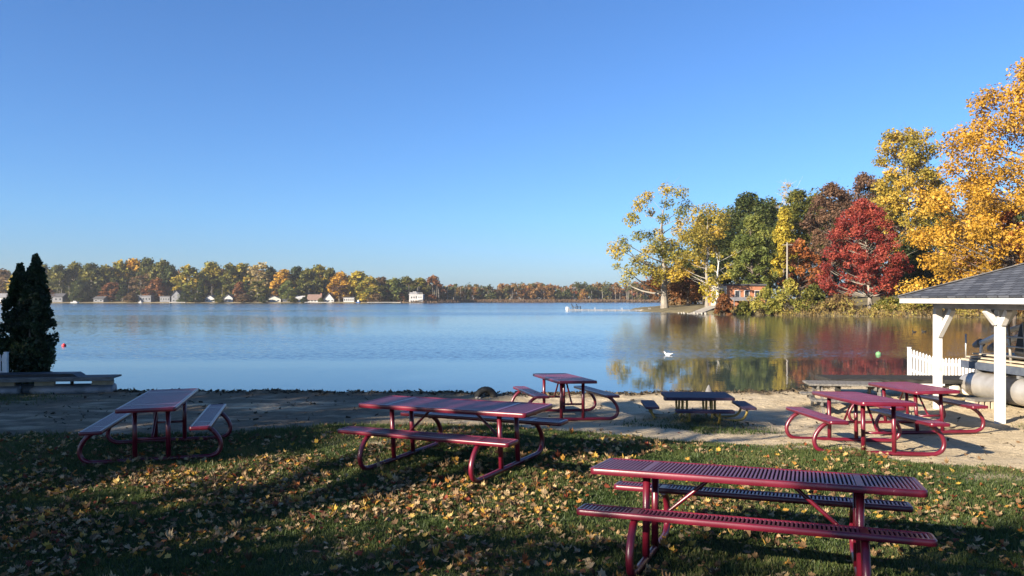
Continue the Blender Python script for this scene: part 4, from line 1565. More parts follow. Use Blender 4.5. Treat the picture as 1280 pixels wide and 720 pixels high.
def far_house(name, label, px, pw, top, base, wall, roof, style, rise_f=.4, wins=2, off=7, dp=8, chimney=None, deck=None, door=None, rz=0.0, cat='house', storeys=1):
    xx = X(px, 555)
    y = float(far_shore(xx)) + off
    xx = X(px, y)
    w = .88 * pw / F * y
    Ht = .9 * (base - top) / F * y
    z = float(far_z(xx, y)) - .1
    Ht = max(Ht, 2.6)
    rise = Ht * rise_f
    h = Ht - rise
    wl = []
    for s in range(storeys):
        fh = h / storeys
        for k in range(wins):
            wl.append((-w / 2 + w * (k + .5) / wins, s * fh + fh * .3, min(1.6, w / wins * .55), fh * .42))
    house(name, label, cat, xx, y, z, w, dp, h, wall, roof, style, rise, wl, door, rz, chimney, FG, .5, deck)


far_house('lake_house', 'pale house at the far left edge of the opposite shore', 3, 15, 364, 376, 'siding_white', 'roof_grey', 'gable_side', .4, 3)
far_house('lake_house', 'grey shaded house just right of the arborvitae tips on the far shore', 70, 18, 364, 376, 'siding_grey_shade', 'roof_dark', 'gable_side', .35, 3)
far_house('lake_cabin', 'low dim cabin under dark trees between the grey house and the blue-grey cottage', 123, 14, 369, 377, 'siding_grey_shade', 'roof_dark', 'gable_side', .4, 2)
far_house('lake_house', 'dim blue-grey cottage with a white eave line, deep in tree shade', 181, 17, 367, 377, 'siding_grey_shade', 'roof_grey', 'flat', .12, 4)
far_house('lake_house', 'tall pale grey gable-fronted house beside a long low wing', 220, 13, 360, 376.5, 'siding_grey_shade', 'roof_dark', 'gable_front', .42, 2, storeys=2)  # light walls, the shade over them put into the siding colour
far_house('house_wing', 'long low pale wing left of the tall grey gable house', 206, 14, 368, 377, 'siding_grey_shade', 'roof_grey', 'flat', .12, 4, cat='house wing')
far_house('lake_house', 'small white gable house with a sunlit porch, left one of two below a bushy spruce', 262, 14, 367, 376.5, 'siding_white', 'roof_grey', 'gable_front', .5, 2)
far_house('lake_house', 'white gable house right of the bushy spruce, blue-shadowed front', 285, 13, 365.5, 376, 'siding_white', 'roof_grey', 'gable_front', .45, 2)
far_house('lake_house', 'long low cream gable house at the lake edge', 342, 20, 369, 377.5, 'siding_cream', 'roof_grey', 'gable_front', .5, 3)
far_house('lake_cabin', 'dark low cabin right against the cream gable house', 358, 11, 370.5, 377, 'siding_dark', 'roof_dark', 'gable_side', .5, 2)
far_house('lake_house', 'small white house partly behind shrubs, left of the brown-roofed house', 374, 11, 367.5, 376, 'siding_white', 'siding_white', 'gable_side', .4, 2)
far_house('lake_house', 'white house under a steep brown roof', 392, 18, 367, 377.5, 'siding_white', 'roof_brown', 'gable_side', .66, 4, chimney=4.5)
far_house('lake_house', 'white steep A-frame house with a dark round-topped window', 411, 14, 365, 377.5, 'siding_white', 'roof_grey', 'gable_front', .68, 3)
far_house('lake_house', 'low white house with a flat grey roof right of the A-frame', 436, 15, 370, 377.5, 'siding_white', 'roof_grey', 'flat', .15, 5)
# three-storey white house
xx = X(520, 600)
wy_ = float(far_shore(xx)) + 4
xx = X(520, wy_)
zz = float(far_z(xx, wy_)) - .1
s_ = wy_ / F
r_ = house('lake_villa', 'big white three-storey house with a roof deck on the far shore', 'house', xx, wy_, zz, 17 * s_, 9, 9.8 * s_, 'siding_white', 'white_paint', 'flat', 0,
           [(-6.2 * s_, .8 * s_, 1.6 * s_, 2.0 * s_), (-3.4 * s_, .8 * s_, 1.6 * s_, 2.0 * s_), (-.2 * s_, .8 * s_, 2 * s_, 2.0 * s_), (4 * s_, .8 * s_, 3.6 * s_, 2.2 * s_), (-5.5 * s_, 5.2 * s_, 1.6 * s_, 2.4 * s_), (-2.4 * s_, 5.2 * s_, 1.6 * s_, 2.4 * s_), (.4 * s_, 5.0 * s_, 1.6 * s_, 3.2 * s_), (3.6 * s_, 5.6 * s_, 1.5 * s_, 2 * s_), (6.2 * s_, 5.6 * s_, 1.5 * s_, 2 * s_)],
           None, 0, None, FG, .35, (1.6 * s_, 8.4 * s_, 4.2 * s_, 2.2))
MB().box(-8 * s_, 1 * s_, 1.5, 7, 9.8 * s_ + .31, 13.0 * s_).build('roof_room', M['siding_grey_shade'], r_)
MB().box(-4.2 * s_, .2 * s_, 1.0, 7.4, 13.0 * s_ + .01, 13.6 * s_).build('roof_room_top', M['white_paint'], r_)
mb = MB()
for k in range(12): mb.box((-8.2 + k * 1.48) * s_ - .06, (-8.2 + k * 1.48) * s_ + .06, -.2, -.08, 9.8 * s_ + .302, 9.8 * s_ + 1.25)
mb.box(-8.3 * s_, 8.3 * s_, -.22, -.06, 9.8 * s_ + 1.251, 9.8 * s_ + 1.36)
mb.build('roof_railing', M['white_paint'], r_)


def far_boat(label, px, w, col, name='moored_boat', cat='boat', up=0):
    xx = X(px, 548)
    y = float(far_shore(xx)) - 3
    root = thing(name, label, cat, (X(px, y), y, LAKE), 0, 'small boats along the far shore')
    Lw = w / F * y
    mb = MB()
    vs = [(-Lw / 2, -.9, .8), (Lw * .3, -.9, .75), (Lw / 2, 0, .95), (Lw * .3, .9, .75), (-Lw / 2, .9, .8), (-Lw / 2 + .3, -.6, -.1), (Lw * .28, -.6, -.1), (Lw * .42, 0, -.1), (Lw * .28, .6, -.1), (-Lw / 2 + .3, .6, -.1)]
    mb.add(vs, [(0, 1, 6, 5), (1, 2, 7, 6), (2, 3, 8, 7), (3, 4, 9, 8), (4, 0, 5, 9), (5, 6, 7, 8, 9), (4, 3, 2, 1, 0)])
    mb.build('hull', M[col], root)
    MB().box(-Lw * .2, Lw * .15, -.6, .6, .82, 1.5 + up).build('cabin', M['white_paint'] if col != 'white_paint' else M['grey_paint'], root)


far_boat('white boat moored under the dark trees, left of the blue-grey cottage', 94, 11, 'white_paint')
far_boat('blue covered boat beside the low flat-roofed white house', 448, 6, 'blue_paint', up=.6)
far_boat('small white boat in front of the blue-grey cottage', 176, 5, 'white_paint')


def far_dock(px, w, label):
    xx = X(px, 550)
    y = float(far_shore(xx)) - 2.5
    Lw = w / F * y
    root = thing('shore_dock', label, 'dock', (X(px, y), y, LAKE), 0, 'low docks along the far shore')
    MB().box(-Lw / 2, Lw / 2, -.8, .8, .45, .62).build('deck', M['white_dirty'], root)
    mb = MB()
    for k in range(7):
        for q in (-.7, .7): mb.box(-Lw / 2 + Lw * k / 6 - .1, -Lw / 2 + Lw * k / 6 + .1, q - .1, q + .1, -1.5, .449)
    mb.build('dock_post', M['grey_wood'], root)


far_dock(398, 34, 'long pale dock below the brown-roofed house and the A-frame')
far_dock(480, 42, 'long pale dock left of the three-storey white house')
far_dock(222, 20, 'pale dock in front of the tall grey gable house')

# ------------------------------------------------------------------ far shore trees, a few shared kinds of crown
def far_tree_kind(seed, H, rx, n, per, size, shape, low, tr):
    r = random.Random(seed)
    bl = crown_blobs(H * low, H * .93, rx, n, r, shape)
    rad = [rx * .27 * r.uniform(.6, 1.5) for _ in bl]
    V, tn = leaf_quads(bl, rad, [per * 2] * n, size * 1.05, seed=seed, tvar=.4)
    c = np_mesh('crown', V, 4, L['olive'], attrs={'tint': ('FACE', tn)})
    tm = MB()
    tm.tube([(0, 0, -.5), (r.uniform(-.3, .3), 0, H * .35), (r.uniform(-.5, .5), 0, H * .8)], [tr, tr * .7, tr * .2], 6, cap=False)
    for b in bl[:9]:
        limb(tm, (0, 0, min(H * .6, max(H * .2, b[2] - 3))), b, tr * .35, .05, 4, 3, .1, r)
    t_ = tm.build('trunk', M['bark_grey'])
    return c, t_, H, rx


KINDS_ = [far_tree_kind(900 + k, 22, rx, n, per, sz, sh, low, tr) for k, (rx, n, per, sz, sh, low, tr) in enumerate((
    (7.5, 64, 24, 1.3, 'round', .06, .45), (6.5, 56, 24, 1.3, 'dome', .10, .4), (8.5, 74, 24, 1.3, 'dome', .04, .5), (4.5, 44, 24, 1.2, 'column', .08, .4), (4.8, 44, 26, 1.1, 'cone', .03, .35), (6.0, 30, 18, 1.2, 'vase', .25, .35)))]
_first = set()


def far_tree(px, top, halfw, leaf, kind, off, label, group='trees along the far shore', name='shore_tree'):
    xx = X(px, 560)
    y = float(far_shore(xx)) + off
    xx = X(px, y)
    z = float(far_z(xx, y)) - .1
    c, t_, H, rx = KINDS_[kind]
    sz = (Z(top, y) - z) / H
    sx = 1.18 * halfw / F * y / rx
    root = thing(name, label, 'tree', (xx, y, z), random.uniform(0, 6.28), group)
    for src in (t_, c):
        if src.name in _first:
            o_ = src.copy()
            COL.objects.link(o_)
        else:
            _first.add(src.name)
            o_ = src
        o_.parent = root
        o_.scale = (sx, sx, sz)
        if src is c:
            o_.material_slots[0].link = 'OBJECT'
            o_.material_slots[0].material = L[leaf]


# px, crown top, half width, leaf colour, kind, metres behind the shore line, label
FT = [
    (4, 336, 16, 'brown', 0, 24, 'brown-gold oak crown at the far left edge of the opposite wood'),
    (24, 340, 14, 'goldgreen', 1, 20, 'gold-green tree showing between the two arborvitae tips'),
    (52, 329, 15, 'olive', 0, 34, 'olive tree whose crown shows past the tallest arborvitae tip'),
    (74, 331, 15, 'olive', 2, 26, 'olive tree standing behind the grey shaded house'),
    (94, 327, 16, 'olive', 0, 36, 'tall olive-green tree above the white boat under dark trees'),
    (114, 329, 16, 'olive', 2, 28, 'broad olive tree behind the low dim cabin'),
    (132, 331, 15, 'olive', 0, 30, 'olive-green tree left of the golden-topped tree above the cottage'),
    (152, 325, 17, 'goldgreen', 0, 38, 'tall tree with gold top left of the highest crown'),
    (168, 321, 14, 'gold', 1, 42, 'pale gold crown reaching highest of the far wood'),
    (184, 322, 15, 'olive', 2, 42, 'yellow-green crown next to the highest pale gold one'),
    (202, 324, 16, 'olive', 0, 38, 'big olive crown above the long low pale wing'),
    (214, 331, 12, 'dark', 2, 30, 'dark green crown behind the tall grey gable house'),
    (236, 331, 17, 'goldgreen', 0, 26, 'wide gold-green oak right of the tall grey gable house'),
    (264, 327, 17, 'goldgreen', 2, 36, 'olive and orange crown behind the two white gable houses'),
    (288, 329, 15, 'olive', 0, 34, 'olive crown behind the white house right of the spruce'),
    (303, 327, 14, 'goldgreen', 1, 38, 'gold-flecked crown left of the bare pale tree'),
    (323, 327, 12, 'sparse', 5, 30, 'nearly bare pale tree rising over the far wood'),
    (338, 333, 14, 'olive', 0, 34, 'olive crown right of the bare pale tree'),
    (354, 335, 14, 'gold', 1, 24, 'golden tree behind the long low cream house'),
    (372, 333, 14, 'dark', 2, 36, 'dark crown between the golden tree and the rounded green one'),
    (385, 335, 15, 'olive', 0, 22, 'rounded green tree above the brown-roofed house'),
    (398, 329, 13, 'goldgreen', 1, 40, 'tall gold-green crown behind the brown-roofed house'),
    (412, 334, 12, 'olive', 0, 38, 'olive crown behind the white A-frame'),
    (426, 339, 14, 'gold', 0, 18, 'bright golden tree right of the white A-frame'),
    (448, 337, 14, 'yellow', 1, 24, 'yellow tree above the blue covered boat'),
    (462, 345, 15, 'goldgreen', 0, 14, 'pale gold spreading tree at the water edge, right of the blue boat'),
    (478, 346, 13, 'brown', 2, 26, 'bronze tree behind the long dock'),
    (492, 347, 14, 'lime', 0, 15, 'yellow-green tree just left of the three-storey white house'),
    (508, 345, 14, 'olive', 0, 34, 'olive crown behind the left corner of the three-storey house'),
    (524, 346, 12, 'goldgreen', 1, 36, 'gold-green crown right above the three-storey house'),
    (541, 344, 13, 'rust', 0, 36, 'rust crown up and right of the three-storey house'),
    (500, 364, 5, 'rust', 1, 9, 'small orange-red tree beside the left end of the three-storey house'),
    (60, 360, 9, 'rust', 0, 12, 'low rusty tree left of the grey shaded house'),
    (100, 350, 12, 'dark', 2, 16, 'low dark tree behind the white moored boat'),
    (140, 352, 11, 'rust', 1, 16, 'rust-brown tree between dim cabin and blue-grey cottage'),
    (153, 355, 8, 'dark', 4, 12, 'dark pointed spruce left of the blue-grey cottage'),
    (176, 342, 11, 'brown', 5, 17, 'pinkish bare-looking tree above the blue-grey cottage'),
    (196, 347, 12, 'rust', 0, 18, 'rusty tree above the low pale wing'),
    (230, 364, 7, 'dark', 2, 8, 'dark rounded bush-like tree beside the tall grey gable house'),
    (251, 352, 7, 'dark', 4, 9, 'bushy blue-green spruce between the two white gable houses'),
    (272, 362, 6, 'dark', 4, 10, 'narrow dark spruce between the two white gable houses'),
    (299, 351, 7, 'rust', 1, 12, 'slim orange-brown tree right of the two white gable houses'),
    (309, 350, 8, 'dark', 4, 14, 'blue-green spruce left of the rounded green tree pair'),
    (322, 350, 8, 'olive', 3, 11, 'narrow green tree left of the long low cream house'),
    (360, 350, 10, 'lime', 0, 13, 'rounded yellow-green tree over the dark low cabin'),
    (424, 356, 8, 'maroon', 5, 10, 'purple-brown thin tree right beside the A-frame'),
]
for q in FT: far_tree(*q)

for q in ((98, 362, 8, 'dark', 0, 9, 'low dark bush-like tree at the water behind the white moored boat'), (163, 366, 7, 'brown', 0, 5, 'low bronze bush-like tree left of the blue-grey cottage'),
          (244, 367, 7, 'dark', 0, 4, 'low dark bush-like tree at the water, left of the small white gable house'), (274, 369, 5, 'olive', 0, 3, 'low olive bush-like tree between the two white gable houses'),
          (305, 367, 9, 'brown', 2, 4, 'low bronze bush-like tree at the water right of the white gable houses'), (330, 370, 5, 'dark', 0, 3, 'low dark bush-like tree at the left end of the long cream house'),
          (366, 371, 5, 'olive', 0, 3, 'low olive bush-like tree between cream house and brown-roofed house'), (380, 371, 4, 'dark', 0, 3, 'small dark bush-like tree touching the brown-roofed house'),
          (401, 372, 3, 'olive', 0, 3, 'small olive bush-like tree between the brown roof and the A-frame'), (470, 366, 8, 'brown', 2, 5, 'low bronze bush-like tree behind the left end of the long dock'),
          (540, 368, 7, 'rust', 2, 4, 'low rusty bush-like tree right of the three-storey house')):
    far_tree(*q)

# the unbroken wood behind them and along the marsh, one mass
def far_mass():
    r = np.random.default_rng(801)
    pr = random.Random(802)
    bl, rad, tint, cnt = [], [], [], []
    top_x = [-200, 0, 60, 110, 165, 220, 300, 345, 400, 440, 490, 540, 560, 600, 640, 672, 700, 760, 790, 830, 900]
    top_y = [338, 337, 331, 329, 325, 333, 331, 336, 337, 343, 348, 348, 352, 353, 352, 350, 352, 351, 349, 347, 345]
    for k in range(560):
        px = pr.uniform(-160, 900)
        y0 = float(far_shore(X(px, 600)))
        y = y0 + (pr.uniform(34, 110) if px < 545 else pr.uniform(16, 90))
        x = X(px, y)
        zb = float(far_z(x, y))
        top = Z(np.interp(px, top_x, top_y) + pr.uniform(0, 7) + (0 if px > 545 else 1), y)
        rx = pr.uniform(3.2, 6.0)
        tn = pr.random()
        for j in range(7):
            t = pr.random()
            bl.append((x + pr.gauss(0, rx * .5), y + pr.gauss(0, rx * .5), zb + (top - zb - 2) * (.12 + .86 * t)))
            rad.append(rx * .62 * pr.uniform(.7, 1.2))
            tint.append(tn)
    V, tn = leaf_quads(bl, rad, [44] * len(bl), 1.7, seed=803, tvar=.22, tint=tint)
    stops = [(0, (.04, .055, .02)), (.3, (.085, .095, .026)), (.45, (.15, .125, .035)), (.6, (.20, .10, .04)), (.72, (.26, .15, .04)), (.82, (.20, .055, .035)), (.92, (.36, .22, .04)), (1, (.16, .15, .04))]
    o_ = np_mesh('far_wood', V, 4, leafmat('leaf_far_wood', stops), attrs={'tint': ('FACE', tn)})
    tag(o_, 'mixed autumn wood reading as one band behind the lake', 'wood', kind='stuff')
    # trunks seen under the crowns
    mb = MB()
    for k in range(420):
        px = pr.uniform(0, 830)
        y = float(far_shore(X(px, 600))) + pr.uniform(16, 70)
        x = X(px, y)
        z = float(far_z(x, y))
        mb.tube([(x, y, z - .5), (x + pr.gauss(0, .5), y, z + pr.uniform(7, 12))], [.3, .14], 5, cap=False)
    q = mb.build('trunk', M['bark_grey'], o_)
    q['kind'] = 'stuff'


far_mass()


def reed_band(name, label, pts_fn, n, hgt, wid, stops, seed):
    r = np.random.default_rng(seed)
    x, y, z = pts_fn(n, r)
    n = len(x)
    h = hgt * r.uniform(.5, 1.15, n)
    an = r.uniform(0, np.pi, n)
    dx, dy = np.cos(an) * wid * r.uniform(.5, 1.3, n), np.sin(an) * wid * r.uniform(.5, 1.3, n)
    lx, ly = r.normal(0, .28, n) * h, r.normal(0, .28, n) * h
    V = np.stack([np.stack([x - dx, y - dy, z - .15], -1), np.stack([x + dx, y + dy, z - .15], -1),
                  np.stack([x + dx * .7 + lx, y + dy * .7 + ly, z + h * .8], -1), np.stack([x - dx * .2 + lx * 1.2, y - dy * .2 + ly * 1.2, z + h], -1)], 1).reshape(-1, 3)
    tn = np.clip(r.random(n) * .55 + fbm(x * .22, y * .22, seed) * .6 - .08, 0, 1)
    o_ = np_mesh(name, V, 4, leafmat('leaf_' + name, stops, .25, .8), attrs={'tint': ('FACE', tn)})
    tag(o_, label, 'brush', kind='stuff')


def marsh_pts(n, r):
    px = r.uniform(440, 840, n)
    y = np.zeros(n)
    for _ in range(3):
        y = far_shore((px - 640) / F * np.maximum(y, 620)) + r.uniform(-2, 14, n)
    x = (px - 640) / F * y
    k = px > r.uniform(500, 560, n)
    return x[k], y[k], far_z(x[k], y[k])


reed_band('marsh_reeds', 'brown marsh reeds fringing the far right shore', marsh_pts, 9000, 1.9, .35, [(0, (.07, .045, .03)), (.5, (.15, .095, .06)), (1, (.24, .17, .09))], 811)


def bank_pts(n, r):
    px = r.uniform(868, 1330, n)
    d = r.uniform(92, 128, n)
    x = (px - 640) / F * d
    s = poly_sdf(x, d, PEN)
    k = (s > -.4) & (s < 6 * r.random(n) ** 1.4) & (px > 872 + 20 * r.random(n))
    return x[k], d[k], pen_z(x[k], d[k])


def bank_brush():
    r = np.random.default_rng(812)
    x, y, z = bank_pts(16000, r)
    lump = fbm(x * .35, y * .35, 815)
    k = r.random(len(x)) < .35 + lump * .8
    x, y, z, lump = x[k], y[k], z[k], lump[k]
    n = len(x)
    h = r.random(n) ** 1.3 * (.4 + 2.2 * sstep(.3, .75, lump))
    c = np.stack([x, y, z + .1 + h], -1)
    tint = np.clip(fbm(x * .3, y * .3, 816) * 1.5 - .25 + r.normal(0, .1, n), 0, 1)
    V, tn = leaf_quads(c, np.full(n, .42), [13] * n, .2, up=.1, seed=813, tvar=.3, tint=tint)
    o_ = np_mesh('bank_brush', V, 4, leafmat('leaf_bank_brush', [(0, (.06, .04, .02)), (.3, (.20, .14, .05)), (.5, (.34, .25, .075)), (.68, (.28, .25, .06)), (.85, (.40, .29, .07)), (1, (.32, .13, .04))]), attrs={'tint': ('FACE', tn)})
    tag(o_, 'tangled gold and brown brush along the bank of the point', 'brush', kind='stuff')


bank_brush()
reed_band('bank_reeds', 'dry brown reeds at the foot of the brushy bank', bank_pts, 14000, .8, .05, [(0, (.08, .055, .03)), (.5, (.2, .14, .07)), (1, (.32, .24, .12))], 812)

# ------------------------------------------------------------------ the wooded point
def pz(px, d): return float(pen_z(X(px, d), d)) - .1


PG = 'trees on the wooded point'


def pt(name, label, px, d, top, hw, leaf, **k):
    pxt = k.get('px_trunk') or px
    k.setdefault('group', PG)
    return tree(name, label, px, d, pz(pxt, d), top, hw, leaf, **k)


P1 = [(786, 277, 12), (805, 250, 12), (812, 243, 9), (833, 238, 12), (846, 243, 11), (838, 252, 10), (861, 255, 11), (851, 266, 11), (770, 311, 14), (776, 302, 9), (768, 322, 8), (797, 296, 11), (813, 293, 9), (823, 276, 9),
      (808, 328, 15), (821, 313, 14), (834, 321, 15), (782, 341, 12), (786, 352, 9), (846, 308, 14), (833, 334, 14), (858, 296, 10), (800, 340, 10), (826, 343, 11), (852, 322, 13), (842, 290, 10), (818, 262, 8), (866, 262, 7), (780, 312, 8), (794, 268, 7), (812, 306, 10), (775, 332, 7), (838, 306, 11), (847, 334, 10), (824, 300, 9), (815, 338, 13), (840, 345, 12), (804, 316, 11), (856, 336, 10), (792, 326, 10), (830, 310, 13), (818, 352, 9), (844, 322, 12), (828, 288, 8), (855, 276, 9), (800, 258, 8)]
pt('cottonwood', 'tall open cottonwood with gold leaf clusters at the tip of the point', 826, 166, 231, 52, 'goldgreen', px_trunk=831, blobs=P1, per=260, size=.36, bark='bark_grey', trunk_r=.7, seed=21, twigs=5, limbs=26)
pt('russet_tree', 'low russet tree behind the cottonwood trunk', 832, 176, 332, 30, 'rust', n=34, per=70, size=.5, crown_low=.2, seed=22, blob=.22)
pt('russet_tree', 'russet tree right of the cottonwood, hanging over its trunk', 860, 172, 335, 20, 'rust', n=24, per=70, size=.5, crown_low=.25, seed=23, blob=.24)
P2 = [(886, 262, 14), (872, 274, 13), (896, 272, 14), (885, 285, 15), (866, 290, 14), (856, 296, 11), (878, 300, 13), (899, 290, 12), (868, 316, 13), (858, 322, 12), (876, 326, 12), (890, 312, 11), (906, 282, 9), (850, 330, 9), (862, 340, 10), (862, 303, 13)]
pt('gold_tree', 'pale gold tree with bare lower boughs beside the green oak', 884, 156, 256, 30, 'palegold', blobs=P2, per=300, size=.38, trunk_r=.4, seed=24, twigs=3, limbs=16, bark='bark_grey')
P3 = [(890, 352, 9), (900, 350, 9), (886, 362, 10), (905, 345, 7), (893, 335, 6), (912, 332, 6), (884, 340, 6), (904, 320, 5), (889, 318, 5), (915, 318, 5), (880, 356, 7), (899, 366, 8), (886, 372, 9)]
pt('white_barked_tree', 'white-barked tree, nearly leafless, leaning over the brick cottage', 897, 138, 300, 24, 'yellow', blobs=P3, per=90, size=.36, bark='bark_pale', trunk_r=.34, seed=25, twigs=7, limbs=13)
pt('oak', 'dark green oak with a broad domed top behind the gold tree', 936, 182, 241, 50, 'dark', n=120, per=120, size=.52, seed=26, crown_low=.25)
pt('oak', 'dark olive oak filling the gap between cottonwood and gold tree', 880, 188, 268, 36, 'dark', n=75, per=100, size=.52, seed=27, crown_low=.12)
pt('willow', 'soft light green willow behind the brick cottage', 940, 146, 266, 26, 'lime', n=95, per=150, size=.34, seed=28, crown_low=.12, blob=.2, trunk_r=.4)
pt('yellow_tree', 'slim bright yellow tree right of the willow', 980, 162, 260, 15, 'yellow', n=50, per=110, size=.38, seed=29, shape='dome', crown_low=.3, blob=.3, trunk_r=.25)
pt('olive_tree', 'olive-brown oak rising between the willow and the maroon tree', 1000, 170, 235, 36, 'olive', n=90, per=120, size=.48, seed=30, crown_low=.3)
pt('bare_tree', 'pale leafless treetop sticking up behind the olive-brown oak', 984, 178, 226, 16, 'sparse', n=26, per=12, size=.4, seed=31, twigs=9, limbs=26, bark='bark_pale', trunk_r=.25, crown_low=.55, blob=.3)
pt('rust_tree', 'thin rust-red tree behind the wooden pole', 998, 150, 298, 26, 'redmix', n=45, per=55, size=.4, seed=32, crown_low=.25, twigs=3, trunk_r=.3)
pt('maroon_tree', 'dull red-brown tree behind and left of the red maple', 1040, 152, 226, 32, 'maroon', n=90, per=100, size=.38, seed=33, crown_low=.3, twigs=3)
pt('maroon_tree', 'thin purple-brown tree between the red maple and the tall yellow tree', 1082, 165, 213, 32, 'maroon', n=60, per=70, size=.42, seed=34, crown_low=.35, twigs=4)
pt('red_maple', 'bright crimson maple standing on the bank', 1079, 119, 247, 46, 'red', n=190, per=130, size=.27, seed=44, crown_low=.14, shape='dome', blob=.125, trunk_r=.32, px_trunk=1088, bark='bark_grey', twigs=2)
pt('dark_spruce', 'black-green conifer in the shade right of the red maple', 1143, 132, 290, 25, 'dark', n=90, per=80, size=.4, seed=36, shape='column', crown_low=.04, blob=.3)
pt('yellow_tree', 'tall yellow tree with a thin see-through top', 1132, 138, 158, 38, 'palegold', n=170, per=120, size=.36, seed=37, shape='vase', crown_low=.22, twigs=3, trunk_r=.45)
pt('golden_maple', 'huge golden-orange maple at the right edge over the pavilion roof', 1316, 104, 62, 150, 'gold', n=340, per=230, size=.32, seed=38, crown_low=.08, blob=.088, trunk_r=.7, px_trunk=1326, shape='dome', tvar=.5)
pt('small_orange_tree', 'small orange tree peeking out in front of the red-brown brick house', 1215, 118, 296, 20, 'orange', n=26, per=70, size=.36, seed=39, crown_low=.2, trunk_r=.2)
pt('small_red_tree', 'small red tree inside the skirts of the golden maple', 1268, 102, 255, 26, 'redmix', n=34, per=70, size=.36, seed=40, crown_low=.3, trunk_r=.2)
for k, (px, d, top, hw, lf, lab) in enumerate(((905, 205, 258, 44, 'olive', 'olive-green tree deep in the wood behind the brick cottage'), (962, 200, 246, 44, 'olive', 'olive tree deep in the wood between oak and yellow tree'),
        (1022, 196, 236, 44, 'olive', 'olive tree deep in the wood behind the rust-red tree'), (1062, 190, 232, 42, 'brown', 'bronze tree deep in the wood behind the crimson maple'),
        (1104, 185, 226, 42, 'dark', 'dark green tree deep in the wood left of the tall yellow tree'), (1172, 170, 235, 38, 'olive', 'olive tree deep in the wood right of the tall yellow tree'),
        (1225, 165, 240, 40, 'brown', 'bronze tree deep in the wood behind the red-brown brick house'), (1290, 160, 230, 40, 'dark', 'dark tree deep in the wood behind the golden maple'),
        (850, 200, 345, 18, 'brown', 'low bronze tree behind the russet pair'))):
    pt('wood_tree', lab, px, d, top, hw, lf, n=90, per=110, size=.55, seed=60 + k, crown_low=.03, blob=.24)
SB = 'shrubs along the bank of the point'
for k, (px, d, top, hw, lf, lab) in enumerate(((905, 122, 366, 12, 'rust', 'rust-coloured shrub at the foot of the white-barked tree'), (958, 121, 358, 22, 'yellowgreen', 'yellow-green shrub covering the right end of the brick cottage'),
        (985, 119, 345, 22, 'yellowgreen', 'tall yellow-green shrub below the wooden pole'), (1018, 118, 354, 22, 'olive', 'broad olive shrub between the pole and the crimson maple'),
        (1048, 117, 368, 20, 'brown', 'low bronze shrub under the left skirts of the crimson maple'), (1112, 114, 371, 22, 'olive', 'low olive shrub right of the crimson maple trunk'),
        (1150, 112, 372, 22, 'yellowgreen', 'yellow-green shrub on the bank left of the pavilion roof corner'), (1190, 110, 374, 22, 'brown', 'bronze shrub seen under the pavilion roof'), (1235, 108, 376, 24, 'brown', 'bronze shrub seen between the pavilion posts'),
        (930, 123, 377, 12, 'olive', 'low olive shrub in front of the brick cottage'), (1270, 107, 372, 22, 'rust', 'rusty shrub seen right of the near pavilion post'))):
    bush('bank_shrub', lab, px, d, pz(px, d), top, hw, lf, seed=80 + k, group=SB, n=30, per=90, size=.3)

hx, hy = X(930, 140), 140
hz_ = float(pen_z(hx, hy)) - .1
r_ = house('brick_cottage', 'orange brick cottage with a pale corner bay at the water end of the wood', 'house', hx, hy, hz_, 7.6, 7, Z(357, 140) - hz_, 'orange_brick', 'roof_dark', 'flat', 0,
      [(-1.2, 1.9, .8, 1.1), (.5, 1.9, .8, 1.1), (2.4, 1.9, .8, 1.1)], None, R(6), None, None, .25)
MB().box(-4.9, -3.3, -.45, 3, -.6, Z(357.6, 140) - hz_).build('corner_bay', M['siding_cream'], r_)
MB().box(-4.6, -3.75, -.50, -.452, 1.7, 3.0).build('bay_window', M['glass'], r_)
MB().box(-4.6, -3.6, -.50, -.452, -.1, .9).build('bay_opening', M['black'], r_)
mb = MB()
mb.add([(-2.6, -1.9, 1.25), (2.2, -1.9, 1.25), (2.2, -.07, 1.75), (-2.6, -.07, 1.75), (-2.6, -1.9, 1.40), (2.2, -1.9, 1.40), (2.2, -.07, 1.90), (-2.6, -.07, 1.90)], [(0, 3, 2, 1), (4, 5, 6, 7), (0, 1, 5, 4), (1, 2, 6, 5), (2, 3, 7, 6), (3, 0, 4, 7)])
for x in (-2.5, -.2, 2.1): mb.box(x - .06, x + .06, -1.85, -1.73, -.6, 1.255)
mb.build('porch_roof', M['roof_grey'], r_)
hx, hy = X(1186, 136), 136
hz_ = float(pen_z(hx, hy)) - .1
house('brick_house', 'red-brown brick house with white window frames behind the golden maple', 'house', hx, hy, hz_, 10.5, 9, Z(326, 136) - hz_, 'red_brick', 'roof_brown', 'hip', 1.9,
      [(-3.6, 3.9, 1.0, 1.3), (-1.0, 3.9, 1.0, 1.3), (1.8, 3.9, 1.0, 1.3), (-3.6, 1.0, 1.0, 1.3), (1.8, 1.0, 1.0, 1.3)], -.8, R(-8))
u = thing('utility_pole', 'plain wooden utility pole standing among the shrubs left of the crimson maple', 'pole', (X(984, 126), 126, pz(984, 126)))
MB().tube([(0, 0, -.3), (0, 0, Z(303, 126) - pz(984, 126))], [.17, .11], 10).build('shaft', M['bark_grey'], u)
mb = MB()
mb.bar((-.8, 0, Z(306, 126) - pz(984, 126)), (.8, 0, Z(306, 126) - pz(984, 126)), .1, .12)
mb.build('crossarm', M['bark_grey'], u)
